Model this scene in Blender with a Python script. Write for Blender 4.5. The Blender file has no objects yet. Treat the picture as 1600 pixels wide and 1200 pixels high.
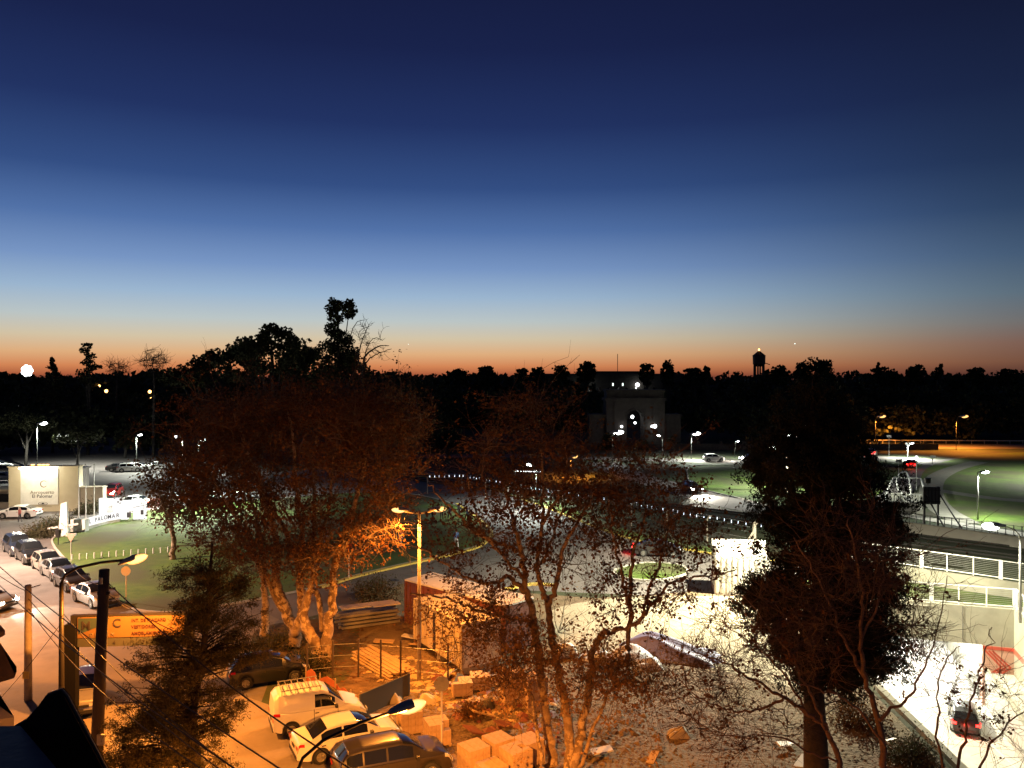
import bpy, math, random
import numpy as np
from mathutils import Vector, Matrix
from mathutils.geometry import tessellate_polygon
R = math.radians
rng = np.random.default_rng(7)
random.seed(7)
scene = bpy.context.scene
col = scene.collection
# ------------------------------------------------------------------ camera
FP, CH, HY = 1245.0, 16.0, 590.0          # focal length in photo pixels, eye height, horizon row
cam_d = bpy.data.cameras.new('camera'); cam = bpy.data.objects.new('camera', cam_d); col.objects.link(cam)
cam.location = (0, 0, CH); cam.rotation_euler = (R(90), 0, 0)
cam_d.sensor_width = 36; cam_d.lens = 36*FP/1600; cam_d.shift_y = -10/1600
cam_d.clip_start = 0.3; cam_d.clip_end = 6000
scene.camera = cam
scene.view_settings.view_transform = 'Standard'; scene.view_settings.look = 'None'
scene.view_settings.exposure = 0; scene.view_settings.gamma = 1; scene.view_settings.use_curve_mapping = False
# ------------------------------------------------------------------ dusk sky (sun is below the horizon: no sun lamp)
def s2l(c):
    return tuple(((v/255)/12.92 if v/255 <= .04045 else ((v/255+.055)/1.055)**2.4) for v in c)
world = bpy.data.worlds.new('World'); scene.world = world; world.use_nodes = True
wn = world.node_tree; wn.nodes.clear()
def wnode(t, **k):
    n = wn.nodes.new(t)
    for a, b in k.items(): setattr(n, a, b)
    return n
w_out = wnode('ShaderNodeOutputWorld'); w_bg = wnode('ShaderNodeBackground'); wn.links.new(w_bg.outputs[0], w_out.inputs[0])
w_tc = wnode('ShaderNodeTexCoord'); w_sep = wnode('ShaderNodeSeparateXYZ'); wn.links.new(w_tc.outputs['Generated'], w_sep.inputs[0])
def ramp(stops):
    r = wnode('ShaderNodeValToRGB'); cr = r.color_ramp; cr.interpolation = 'LINEAR'
    while len(cr.elements) > 1: cr.elements.remove(cr.elements[-1])
    cr.elements[0].position = stops[0][0]; cr.elements[0].color = (*s2l(stops[0][1]), 1)
    for p, c in stops[1:]:
        e = cr.elements.new(p); e.color = (*s2l(c), 1)
    return r
zz = wnode('ShaderNodeMath', operation='MULTIPLY'); zz.inputs[1].default_value = 2.0
wn.links.new(w_sep.outputs[2], zz.inputs[0])
SK_A = [(0.0,(122,66,52)),(.008,(172,92,60)),(.028,(213,134,86)),(.058,(224,174,126)),(.096,(212,196,166)),(.14,(188,198,198)),(.20,(156,182,208)),(.27,(120,150,196)),
        (.36,(82,114,168)),(.46,(52,79,132)),(.60,(34,51,99)),(.76,(25,35,75)),(.95,(20,26,58)),(1.0,(18,23,53))]
SK_B = [(0.0,(58,40,38)),(.010,(82,52,46)),(.035,(114,78,62)),(.075,(120,90,80)),(.12,(108,106,106)),(.18,(88,106,120)),(.26,(66,88,114)),
        (.36,(44,64,94)),(.46,(33,49,80)),(.60,(25,36,66)),(.76,(20,27,53)),(.95,(16,21,43)),(1.0,(15,19,40))]
rA = ramp(SK_A); rB = ramp(SK_B)
wn.links.new(zz.outputs[0], rA.inputs[0]); wn.links.new(zz.outputs[0], rB.inputs[0])
# azimuth: sunset lies slightly left of the view axis
SAZ = R(17)
dx = wnode('ShaderNodeVectorMath', operation='NORMALIZE')
cmb = wnode('ShaderNodeCombineXYZ'); wn.links.new(w_sep.outputs[0], cmb.inputs[0]); wn.links.new(w_sep.outputs[1], cmb.inputs[1])
wn.links.new(cmb.outputs[0], dx.inputs[0])
dt = wnode('ShaderNodeVectorMath', operation='DOT_PRODUCT'); dt.inputs[1].default_value = (-math.sin(SAZ), math.cos(SAZ), 0)
wn.links.new(dx.outputs[0], dt.inputs[0])
mr = wnode('ShaderNodeMapRange'); mr.interpolation_type = 'SMOOTHSTEP'
mr.inputs['From Min'].default_value = 0.60; mr.inputs['From Max'].default_value = 1.0
wn.links.new(dt.outputs['Value'], mr.inputs['Value'])
mx = wnode('ShaderNodeMix', data_type='RGBA'); wn.links.new(mr.outputs[0], mx.inputs[0])
wn.links.new(rB.outputs[0], mx.inputs[6]); wn.links.new(rA.outputs[0], mx.inputs[7])
wn.links.new(mx.outputs[2], w_bg.inputs[0]); w_bg.inputs[1].default_value = 1.0
# ------------------------------------------------------------------ helpers
def G(px, py, z=0.0):
    D = (CH-z)*FP/(py-HY); return Vector(((px-800)/FP*D, D, z))
def P(px, py, D):
    return Vector(((px-800)/FP*D, D, CH-(py-HY)*D/FP))
def tag(o, label=None, cat=None, group=None, kind=None):
    if label: o['label'] = label
    if cat: o['category'] = cat
    if group: o['group'] = group
    if kind: o['kind'] = kind
    return o
def empty(name, loc, rz=0, label=None, cat=None, group=None):
    o = bpy.data.objects.new(name, None); col.objects.link(o); o.location = loc; o.rotation_euler = (0, 0, rz)
    o.empty_display_size = .3
    return tag(o, label, cat, group)
def copy_tree(o, parent=None):
    c = o.copy(); col.objects.link(c); c.parent = parent
    for ch in o.children: copy_tree(ch, c)
    return c
class MB:
    def __init__(s): s.v = []; s.f = []; s.m = []; s.n = 0
    def add(s, verts, faces, mi=0):
        verts = np.asarray(verts, dtype=np.float64).reshape(-1, 3)
        if isinstance(faces, np.ndarray):
            s.f.append(faces+s.n); s.m.append(np.full(len(faces), mi, np.int32))
        else:
            by = {}
            for f in faces: by.setdefault(len(f), []).append(f)
            for k, fs in by.items():
                s.f.append(np.array(fs)+s.n); s.m.append(np.full(len(fs), mi, np.int32))
        s.v.append(verts); s.n += len(verts); return s
    def box(s, c, d, rz=0, mi=0, M=None):
        x, y, z = d[0]/2, d[1]/2, d[2]/2
        v = np.array([(-x,-y,-z),(x,-y,-z),(x,y,-z),(-x,y,-z),(-x,-y,z),(x,-y,z),(x,y,z),(-x,y,z)])
        if M is not None: v = v @ np.array(M.to_3x3()).T
        elif rz: cs, sn = math.cos(rz), math.sin(rz); v = np.stack([v[:,0]*cs-v[:,1]*sn, v[:,0]*sn+v[:,1]*cs, v[:,2]], 1)
        return s.add(v+np.array(c), [(0,3,2,1),(4,5,6,7),(0,1,5,4),(1,2,6,5),(2,3,7,6),(3,0,4,7)], mi)
    def beam(s, a, b, w, h, mi=0):
        a = Vector(a); b = Vector(b); d = b-a; L = d.length; x = d.normalized()
        up = Vector((0,0,1)) if abs(x.z) < .98 else Vector((0,1,0))
        y = up.cross(x).normalized(); z = x.cross(y)
        M = Matrix((x, y, z)).transposed()
        return s.box((a+b)/2, (L, w, h), M=M, mi=mi)
    def tube(s, pts, r, n=8, cap=True, mi=0):
        pts = np.array([tuple(p) for p in pts], float); k = len(pts)
        r = np.full(k, r, float) if np.isscalar(r) else np.array(r, float)
        v, f = tubes(pts[None], r[None], n)
        s.add(v, f, mi)
        if cap:
            b = s.n-k*n
            s.f.append(np.array([[b+i for i in range(n)][::-1]])); s.m.append(np.array([mi], np.int32))
            s.f.append(np.array([[b+(k-1)*n+i for i in range(n)]])); s.m.append(np.array([mi], np.int32))
        return s
    def prism(s, poly, z0, z1, mi=0):
        n = len(poly); v = [(p[0], p[1], z0) for p in poly]+[(p[0], p[1], z1) for p in poly]
        f = [(i, (i+1) % n, n+(i+1) % n, n+i) for i in range(n)]
        s.add(v, f, mi)
        tri = tessellate_polygon([[Vector((p[0], p[1], 0)) for p in poly]])
        b = s.n-2*n
        s.f.append(np.array([[b+n+t[0], b+n+t[1], b+n+t[2]] for t in tri])); s.m.append(np.full(len(tri), mi, np.int32))
        s.f.append(np.array([[b+t[2], b+t[1], b+t[0]] for t in tri])); s.m.append(np.full(len(tri), mi, np.int32))
        return s
    def mesh(s, name, mats, smooth=False):
        me = bpy.data.meshes.new(name)
        V = np.concatenate(s.v); me.vertices.add(len(V)); me.vertices.foreach_set('co', V.astype(np.float32).ravel())
        li = np.concatenate([f.ravel() for f in s.f]); sz = np.concatenate([np.full(len(f), f.shape[1], np.int32) for f in s.f])
        me.loops.add(len(li)); me.loops.foreach_set('vertex_index', li.astype(np.int32))
        me.polygons.add(len(sz)); me.polygons.foreach_set('loop_start', np.concatenate([[0], np.cumsum(sz)[:-1]]).astype(np.int32))
        me.polygons.foreach_set('loop_total', sz)
        me.polygons.foreach_set('material_index', np.concatenate(s.m))
        me.polygons.foreach_set('use_smooth', np.full(len(sz), bool(smooth)))
        me.update(calc_edges=True); me.validate()
        for m in (mats if isinstance(mats, (list, tuple)) else [mats]): me.materials.append(m)
        return me
    def build(s, name, mats, parent=None, smooth=False, kind=None, label=None):
        o = bpy.data.objects.new(name, s.mesh(name, mats, smooth)); col.objects.link(o)
        if parent: o.parent = parent
        if kind: o['kind'] = kind
        if label: o['label'] = label
        return o
def tubes(Pt, Rd, n):
    N, k, _ = Pt.shape
    T = np.gradient(Pt, axis=1); T /= np.linalg.norm(T, axis=2, keepdims=True)+1e-9
    m = T.mean(axis=1); ref = np.where(np.abs(m[:, 2:3]) < .8*np.linalg.norm(m, axis=1, keepdims=True), np.array([[0, 0, 1.]]), np.array([[1., 0.13, 0]]))
    ref = np.repeat(ref[:, None, :], k, 1)
    U = np.cross(T, ref); U /= np.linalg.norm(U, axis=2, keepdims=True)+1e-9
    V = np.cross(T, U)
    a = np.arange(n)/n*2*np.pi
    v = Pt[:, :, None, :]+Rd[:, :, None, None]*(np.cos(a)[None, None, :, None]*U[:, :, None, :]+np.sin(a)[None, None, :, None]*V[:, :, None, :])
    i = np.arange(N)[:, None, None]*k*n; j = np.arange(k-1)[None, :, None]*n; q = np.arange(n)[None, None, :]; q2 = (q+1) % n
    f = np.stack([i+j+q, i+j+q2, i+j+n+q2, i+j+n+q], -1).reshape(-1, 4)
    return v.reshape(-1, 3), f
def leaves(C, size, aspect=1.0, droop=None, rg=rng):
    """leaf-sized folded quads spread at centres C"""
    M = len(C); size = np.broadcast_to(size, (M,))[:, None]
    a = rg.normal(size=(M, 3))
    if droop is not None: a = a*.7+np.array(droop)
    a /= np.linalg.norm(a, axis=1, keepdims=True)
    b = np.cross(a, rg.normal(size=(M, 3))); b /= np.linalg.norm(b, axis=1, keepdims=True)+1e-9
    c = np.cross(a, b)
    L = a*size*.5; W = b*size*.5*aspect
    v = np.stack([C-L, C+W*1.0-L*.1+c*size*.12, C+L, C-W*1.0-L*.1+c*size*.12], 1).reshape(-1, 3)
    f = (np.arange(M)[:, None]*4+np.arange(4)[None, :])
    return v, f
# ------------------------------------------------------------------ materials
def base_mat(name):
    m = bpy.data.materials.new(name); m.use_nodes = True; return m, m.node_tree, m.node_tree.nodes['Principled BSDF']
def mat(name, c1, rough=.8, c2=None, scale=3.0, metal=0, bump=0, bscale=None, c3=None, coat=0, detail=6, stretch=None, thr=(.35, .65), spec=None, disp=.02):
    m, nt, b = base_mat(name)
    b.inputs['Base Color'].default_value = (*c1, 1); b.inputs['Roughness'].default_value = rough; b.inputs['Metallic'].default_value = metal
    if coat: b.inputs['Coat Weight'].default_value = coat; b.inputs['Coat Roughness'].default_value = .05
    if spec is not None: b.inputs['Specular IOR Level'].default_value = spec
    if c2 or bump:
        tc = nt.nodes.new('ShaderNodeTexCoord'); mp = nt.nodes.new('ShaderNodeMapping'); nt.links.new(tc.outputs['Object'], mp.inputs[0])
        if stretch: mp.inputs['Scale'].default_value = stretch
    if c2:
        n = nt.nodes.new('ShaderNodeTexNoise'); n.inputs['Scale'].default_value = scale; n.inputs['Detail'].default_value = detail; n.inputs['Roughness'].default_value = .62
        nt.links.new(mp.outputs[0], n.inputs['Vector'])
        r = nt.nodes.new('ShaderNodeValToRGB'); nt.links.new(n.outputs[0], r.inputs[0])
        e = r.color_ramp.elements; e[0].position = thr[0]; e[1].position = thr[1]; e[0].color = (*c1, 1); e[1].color = (*c2, 1)
        src = r.outputs[0]
        if c3:
            n3 = nt.nodes.new('ShaderNodeTexNoise'); n3.inputs['Scale'].default_value = scale*.13; n3.inputs['Detail'].default_value = 4
            nt.links.new(mp.outputs[0], n3.inputs['Vector'])
            r3 = nt.nodes.new('ShaderNodeValToRGB'); r3.color_ramp.elements[0].position = .42; r3.color_ramp.elements[1].position = .62
            nt.links.new(n3.outputs[0], r3.inputs[0])
            x = nt.nodes.new('ShaderNodeMix'); x.data_type = 'RGBA'; nt.links.new(r3.outputs[0], x.inputs[0]); nt.links.new(src, x.inputs[6]); x.inputs[7].default_value = (*c3, 1)
            src = x.outputs[2]
        nt.links.new(src, b.inputs['Base Color'])
    if bump:
        n2 = nt.nodes.new('ShaderNodeTexNoise'); n2.inputs['Scale'].default_value = bscale or scale*4; n2.inputs['Detail'].default_value = 6
        nt.links.new(mp.outputs[0], n2.inputs['Vector'])
        bp = nt.nodes.new('ShaderNodeBump'); bp.inputs['Strength'].default_value = bump; bp.inputs['Distance'].default_value = disp
        nt.links.new(n2.outputs[0], bp.inputs['Height']); nt.links.new(bp.outputs[0], b.inputs['Normal'])
    return m
def leaf_mat(name, c1, c2, scale=1.5, trans=.3):
    m, nt, b = base_mat(name); b.inputs['Roughness'].default_value = .7; b.inputs['Specular IOR Level'].default_value = .25
    tc = nt.nodes.new('ShaderNodeTexCoord'); n = nt.nodes.new('ShaderNodeTexNoise'); n.inputs['Scale'].default_value = scale; n.inputs['Detail'].default_value = 5
    nt.links.new(tc.outputs['Object'], n.inputs['Vector'])
    r = nt.nodes.new('ShaderNodeValToRGB'); nt.links.new(n.outputs[0], r.inputs[0]); e = r.color_ramp.elements
    e[0].position = .38; e[1].position = .62; e[0].color = (*c1, 1); e[1].color = (*c2, 1)
    nt.links.new(r.outputs[0], b.inputs['Base Color'])
    t = nt.nodes.new('ShaderNodeBsdfTranslucent'); nt.links.new(r.outputs[0], t.inputs[0])
    mxs = nt.nodes.new('ShaderNodeMixShader'); mxs.inputs[0].default_value = trans
    nt.links.new(b.outputs[0], mxs.inputs[1]); nt.links.new(t.outputs[0], mxs.inputs[2])
    nt.links.new(mxs.outputs[0], nt.nodes['Material Output'].inputs[0]); return m
def emit(name, c, s, sample=False):
    m = bpy.data.materials.new(name); m.use_nodes = True; nt = m.node_tree; nt.nodes.clear()
    o = nt.nodes.new('ShaderNodeOutputMaterial'); e = nt.nodes.new('ShaderNodeEmission'); e.inputs[0].default_value = (*c, 1); e.inputs[1].default_value = s
    nt.links.new(e.outputs[0], o.inputs[0])
    if not sample: m.cycles.emission_sampling = 'NONE'
    return m
M = {}
M['grass'] = mat('grass', (.058,.115,.012), .95, (.11,.165,.024), 1.0, bump=.6, bscale=14, c3=(.075,.08,.03), disp=.05)
M['dark_grass'] = mat('dark_grass', (.025,.042,.014), .95, (.055,.07,.026), .8, bump=.5, bscale=9, c3=(.04,.035,.02), disp=.05)
M['asphalt'] = mat('asphalt', (.11,.10,.095), .8, (.16,.145,.14), .9, bump=.3, bscale=30, c3=(.20,.175,.165), spec=.3)
M['street'] = mat('street', (.16,.14,.12), .75, (.24,.21,.185), .7, bump=.3, bscale=25, c3=(.27,.235,.2), spec=.3)
M['concrete'] = mat('concrete', (.36,.34,.30), .85, (.46,.44,.39), 1.2, bump=.2, bscale=20, c3=(.40,.37,.32))
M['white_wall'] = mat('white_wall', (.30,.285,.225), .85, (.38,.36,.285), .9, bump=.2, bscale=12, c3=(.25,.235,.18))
M['dirt'] = mat('dirt', (.085,.056,.035), .95, (.22,.15,.095), 1.3, bump=.9, bscale=6, c3=(.17,.13,.07), disp=.12)
M['sand'] = mat('sand', (.34,.29,.2), .95, (.46,.40,.29), .7, bump=.8, bscale=6, c3=(.28,.24,.17), disp=.08)
M['path'] = mat('path', (.17,.16,.13), .9, (.23,.22,.18), 1.5, bump=.2)
M['ballast'] = mat('ballast', (.03,.042,.02), .95, (.055,.065,.035), 6, bump=.8, bscale=18)
M['yellow'] = mat('yellow_paint', (.70,.50,.07), .7, (.55,.42,.12), 2)
M['white_paint'] = mat('white_paint', (.78,.77,.73), .5, (.68,.67,.62), 2)
M['marking'] = mat('marking_paint', (.6,.58,.5), .8, (.4,.38,.34), 6)
M['cream'] = mat('cream_render', (.50,.43,.30), .85, (.56,.49,.35), .8, bump=.1)
M['tan'] = mat('tan_render', (.36,.31,.24), .85, (.42,.36,.28), .8, bump=.1)
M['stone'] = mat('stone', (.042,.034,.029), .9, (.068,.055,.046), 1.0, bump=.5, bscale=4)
M['dark_metal'] = mat('dark_metal', (.035,.032,.03), .5, metal=.4)
M['galv'] = mat('galvanised_steel', (.42,.42,.40), .45, (.32,.32,.31), 4, metal=.5)
M['pole_conc'] = mat('pole_concrete', (.40,.36,.30), .9, (.30,.26,.21), 5, bump=.4)
M['pole_wood'] = mat('pole_wood', (.06,.045,.035), .9, (.10,.075,.055), 5, bump=.6, stretch=(1,1,.1))
M['rubber'] = mat('rubber', (.018,.018,.018), .75)
M['alloy'] = mat('alloy', (.45,.44,.42), .35, metal=.8)
M['glass'] = mat('car_glass', (.012,.014,.016), .06, coat=.5)
M['chrome'] = mat('chrome', (.7,.7,.7), .15, metal=1)
M['plastic'] = mat('black_plastic', (.02,.02,.02), .5)
M['plate'] = mat('number_plate', (.03,.03,.03), .4)
M['headlight_off'] = mat('headlight_glass', (.55,.55,.55), .1, coat=1)
M['taillight_off'] = mat('taillight_red', (.45,.012,.01), .2, coat=1)
M['headlight_on'] = emit('headlight_lit', (1,.93,.78), 60)
M['taillight_on'] = emit('taillight_lit', (1,.02,.015), 14)
def bowl(name, core, rim, s0, s1):  # glow halo of a lamp put into the rim colour of its bowl
    m = emit(name, core, s0); nt = m.node_tree; e = [n for n in nt.nodes if n.type == 'EMISSION'][0]
    lw = nt.nodes.new('ShaderNodeLayerWeight'); lw.inputs[0].default_value = .55; x = nt.nodes.new('ShaderNodeMix'); x.data_type = 'RGBA'
    nt.links.new(lw.outputs['Facing'], x.inputs[0]); x.inputs[6].default_value = (*[c*s0 for c in core], 1); x.inputs[7].default_value = (*[c*s1 for c in rim], 1)
    x.clamp_result = False; nt.links.new(x.outputs[2], e.inputs[0]); e.inputs[1].default_value = 1; return m
M['lens_white'] = bowl('lamp_lens_white', (.92,1,.97), (.8,1,.9), 40, 1.0)
M['lens_orange'] = bowl('lamp_lens_sodium', (1,.60,.20), (1,.24,.02), 2.6, 1.1)
M['lens_dim'] = emit('far_lamp_lens', (.95,1,1), 6)
M['lens_far_orange'] = emit('far_sodium_lens', (1,.45,.12), 8)
M['win_lit'] = emit('lit_window', (.85,1,.92), 2.2)
M['cable'] = mat('cable', (.015,.013,.012), .6)
M['brick_block'] = mat('hollow_brick', (.42,.29,.18), .9, (.52,.38,.26), 5, bump=.2)
M['wood'] = mat('lumber', (.34,.24,.13), .8, (.46,.34,.20), 3, bump=.3, stretch=(.4,4,4))
M['rust'] = mat('container_paint', (.20,.06,.045), .7, (.13,.05,.035), 2, bump=.2)
M['roof_dark'] = mat('roof_membrane', (.02,.024,.036), .55, (.035,.04,.055), 2, bump=.5, bscale=5)
M['roof_black'] = mat('roof_edge', (.008,.008,.010), .9, spec=.1)
M['tile_roof'] = mat('tile_roof', (.05,.03,.025), .85, (.08,.05,.04), 2, bump=.5)
M['orange_panel'] = mat('orange_panel', (.15,.085,.03), .7, (.18,.10,.036), 1)
M['teal_panel'] = mat('teal_panel', (.035,.06,.06), .6)
M['grey_panel'] = mat('grey_panel', (.06,.065,.06), .6)
M['print_dark'] = mat('print_dark', (.03,.025,.03), .7)
M['print_red'] = mat('print_red', (.05,.012,.01), .7)
M['print_grey'] = mat('print_grey', (.16,.13,.09), .7)
M['red_paint'] = mat('red_paint', (.55,.09,.05), .7, (.45,.08,.05), 2)
M['pink_panel'] = mat('pink_panel', (.55,.33,.25), .8)
M['tarp'] = mat('tarpaulin', (.62,.62,.64), .5, (.5,.5,.53), 1.5, bump=.5, bscale=2, disp=.1)
M['tarp_mauve'] = mat('mauve_sheet', (.22,.22,.38), .6, (.17,.17,.3), 1.5, bump=.5, bscale=2, disp=.1)
M['cloth_orange'] = mat('orange_mesh', (.42,.12,.05), .8, (.33,.10,.05), 3)
M['bark_plane'] = mat('plane_bark', (.46,.35,.23), .9, (.15,.10,.06), 3.6, bump=.9, bscale=8, thr=(.45,.53), c3=(.28,.20,.13), disp=.05)
M['bark_dark'] = mat('dark_bark', (.028,.02,.014), .95, (.06,.042,.03), 5, bump=.8, bscale=14)
M['bark_black'] = mat('far_bark', (.035,.03,.025), .95)
M['bark_bare'] = mat('bare_tree_bark', (.26,.16,.10), .9, (.15,.095,.06), 5, bump=.5, bscale=12)
M['twig'] = mat('twig_bark', (.13,.085,.055), .9, (.09,.06,.04), 4)
M['leaf_plane'] = leaf_mat('plane_leaf', (.09,.036,.012), (.20,.095,.028), 1.2)
M['leaf_lit'] = leaf_mat('plane_leaf_lit', (.26,.13,.045), (.42,.25,.09), 1.4)  # lighter copy of the plane leaf, lamp light put into its colour
M['leaf_plane2'] = leaf_mat('plane_leaf_brown', (.075,.034,.013), (.15,.07,.024), 1.2)
M['leaf_con'] = leaf_mat('cypress_leaf', (.012,.016,.007), (.035,.036,.014), .9, .1)
M['leaf_pine'] = leaf_mat('pine_needles', (.045,.045,.016), (.13,.10,.038), 1.1, .15)
M['leaf_far'] = leaf_mat('far_foliage', (.018,.024,.010), (.05,.055,.024), .3, .1)
M['leaf_shrub'] = leaf_mat('shrub_leaf', (.045,.05,.02), (.10,.085,.05), 1.0, .2)
M['rubble'] = mat('rubble', (.20,.15,.10), .95, (.10,.07,.05), 2)
M['litter'] = mat('leaf_litter', (.05,.038,.02), .95, (.12,.08,.04), 2.5, bump=.9, bscale=8, c3=(.05,.055,.02), disp=.06)
def pm(name, c, metal=.2, rough=.3, coat=.8): return mat(name, c, rough, metal=metal, coat=coat)
PAINT = dict(white=pm('car_paint_white', (.78,.78,.75), 0), silver=pm('car_paint_silver', (.40,.40,.39), .6), black=pm('car_paint_black', (.015,.016,.018), .2),
             dark=pm('car_paint_graphite', (.06,.055,.055), .5), blue=pm('car_paint_dark_blue', (.025,.035,.06), .4), beige=pm('car_paint_champagne', (.42,.38,.32), .5), red=pm('car_paint_red', (.3,.02,.015), .2))
# ------------------------------------------------------------------ ground, roads, lawns
def sheet(name, poly, z, m, holes=(), kind='structure', parent=None):
    loops = [[Vector((p[0], p[1], 0)) for p in poly]]+[[Vector((p[0], p[1], 0)) for p in h] for h in holes]
    flat = [v for l in loops for v in l]
    tri = tessellate_polygon(loops)
    mb = MB()
    fs = []
    for t in tri:
        a, b, c = (flat[i] for i in t)
        fs.append(tuple(t) if (b-a).cross(c-a).z > 0 else tuple(t[::-1]))
    mb.add([(v.x, v.y, z) for v in flat], fs)
    o = mb.build(name, m, parent)
    if kind: o['kind'] = kind
    return o
def GP(*pp): return [G(x, y).xy for x, y in pp]
def spline(pts, n=8, closed=False):
    pts = [Vector(tuple(p)) for p in pts]; out = []; N = len(pts)
    for i in range(N if closed else N-1):
        g = (lambda k: pts[k % N]) if closed else (lambda k: pts[min(max(k, 0), N-1)])
        p0, p1, p2, p3 = g(i-1), g(i), g(i+1), g(i+2)
        for j in range(n):
            t = j/n; out.append(.5*((2*p1)+(p2-p0)*t+(2*p0-5*p1+4*p2-p3)*t*t+(3*p1-p0-3*p2+p3)*t**3))
    if not closed: out.append(pts[-1])
    return out
def strip(center, w):
    L = []; Rr = []
    for i, p in enumerate(center):
        a = center[max(i-1, 0)]; b = center[min(i+1, len(center)-1)]; d = (b-a); d = Vector((d.x, d.y)).normalized()
        n = Vector((-d.y, d.x)); q = Vector((p.x, p.y)); L.append(q+n*w/2); Rr.append(q-n*w/2)
    return L, Rr
def ribbon(name, center, w, z, m, kind='structure'):
    L, Rr = strip(center, w); mb = MB(); n = len(L)
    mb.add([(p.x, p.y, z) for p in L]+[(p.x, p.y, z) for p in Rr], [(i, n+i, n+i+1, i+1) for i in range(n-1)])
    return mb.build(name, m, kind=kind)
def kerb(name, center, m, w=.16, h=.13, closed=False, z0=0):
    if closed: center = list(center)+[center[0]]
    L, Rr = strip(center, w); mb = MB(); n = len(L)
    v = [(p.x, p.y, z0) for p in L]+[(p.x, p.y, z0+h) for p in L]+[(p.x, p.y, z0+h) for p in Rr]+[(p.x, p.y, z0) for p in Rr]
    f = []
    for i in range(n-1):
        for k in range(3): f.append((k*n+i, k*n+i+1, (k+1)*n+i+1, (k+1)*n+i))
    return mb.add(v, f).build(name, m, kind='structure')

A0 = Vector((34.1, 54.1)); A1 = Vector((22.0, 58.2)); A2 = Vector((18.9, 40.4)); A3 = Vector((17.0, 8.0)); A4 = Vector((19.5, 14.0)); 
rd = Vector((-.31, -.95)).normalized(); A5 = A0+rd*46
trench = [A0, A1, A2, A3, Vector((A5.x+2, 8.0)), A5]
sheet('ground', [(-1500,-60),(1500,-60),(1500,2500),(-1500,2500)], 0, M['dark_grass'], holes=[trench])
road_pl = GP((-500,703),(200,697),(330,705),(430,738),(560,728),(665,738),(720,740),(790,762),(900,800),(1000,838),(1100,858),(1180,868),(1320,880),(1320,940),(1120,935),(640,915),(545,950),(440,1010),(400,1120),(380,1500),(330,1700),(-900,1700),(-900,800))
sheet('road', road_pl, .004, M['asphalt'])
st_pl = GP((200,960),(290,955),(420,960),(470,985),(400,1010),(360,1080),(640,1180),(760,1700),(-700,1700),(-600,1100),(-300,1000),(0,935),(120,950))
sheet('street_surface', st_pl, .009, M['street'])
lawn1 = spline([G(*p) for p in [(82,850),(92,836),(128,818),(185,806),(240,797),(330,788),(450,778),(560,770),(640,772),(712,790),(762,826),(756,848),(712,864),(640,880),(560,899),(500,917),(420,934),(330,950),(260,958),(200,950),(160,922),(115,888)]], 4, closed=True)
sheet('lawn', [p.xy for p in lawn1], .05, M['grass'])
kerb('kerb', lawn1, M['concrete'], h=.12, closed=True)
i_y = [p for p in spline([G(*p) for p in [(500,919),(560,901),(640,882),(712,866),(756,850),(764,826),(714,788)]], 6)]
kerb('yellow_kerb', i_y, M['yellow'], w=.4, h=.14)
isl = spline([G(*p) for p in [(962,891),(1010,880),(1062,884),(1072,898),(1020,908),(972,903)]], 4, closed=True)
sheet('lawn', [p.xy for p in isl], .05, M['grass'])
kerb('kerb', isl, M['concrete'], w=.2, h=.13, closed=True)
kerb('yellow_kerb', spline([G(*p) for p in [(790,922),(830,914),(868,916)]], 5), M['yellow'], w=.5, h=.13)
rk = spline([G(*p) for p in [(600,742),(665,746),(720,750),(790,772),(860,796),(940,828),(1000,846),(1100,864),(1180,874),(1320,886)]], 6)
kerb('yellow_kerb', rk, M['yellow'], w=.2, h=.13)
Lg, _ = strip(rk, 5.0)
sheet('verge', [p.xy for p in rk]+[p for p in Lg][::-1], .03, M['grass'])
site_pl = GP((418,1015),(470,978),(545,945),(640,908),(720,905),(800,925),(930,935),(1080,925),(1200,925),(1330,930))+[A1+Vector((-.6,.2)), A2+Vector((-.6,0)), A3+Vector((-.5,4))]+GP((640,1900),(640,1200),(560,1130),(480,1075),(430,1050))
sheet('construction_ground', site_pl, .014, M['dirt'])
sand_pl = spline([G(*p) for p in [(860,955),(960,935),(1080,932),(1200,935),(1260,960),(1330,1040),(1280,1080),(1180,1060),(1080,1040),(960,1030),(880,1000)]], 4, closed=True)
sheet('sand_yard', [p.xy for p in sand_pl], .02, M['sand'])
verge_pl = spline([G(*p) for p in [(400,985),(470,968),(545,950),(560,970),(555,1040),(520,1070),(440,1060),(400,1030)]], 4, closed=True)
sheet('verge', [p.xy for p in verge_pl], .026, M['litter'])
corner_pl = spline([G(*p) for p in [(1400,1100),(1450,1140),(1500,1220),(1420,1400),(1250,1300),(1330,1160)]], 4, closed=True)
# far roads, paths
ribbon('far_road', spline([G(*p) for p in [(560,716),(760,712),(930,716),(1060,719),(1180,722),(1300,716),(1400,716),(1480,722)]], 6), 6.5, .008, M['asphalt'])
ribbon('curved_road', spline([G(*p) for p in [(940,722),(985,742),(1040,758),(1110,778),(1190,796),(1300,812)]], 6), 6.0, .012, M['asphalt'])
rf = spline([G(*p) for p in [(1320,802),(1375,782),(1405,755),(1445,732),(1480,722),(1560,712)]], 6)
ribbon('side_road', rf, 5.5, .016, M['asphalt'])
ribbon('main_road', spline([G(*p) for p in [(1240,694),(1360,697),(1500,697.5),(1700,698),(2100,702)]], 6), 12, .012, M['street'])
gl = spline([G(*p) for p in [(1085,728),(1180,729),(1260,733),(1300,745),(1290,790),(1230,796),(1160,780),(1090,762),(1075,745)]], 4, closed=True)
sheet('lawn', [p.xy for p in gl], .03, M['grass']); kerb('kerb', gl, M['concrete'], closed=True, h=.12)
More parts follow.
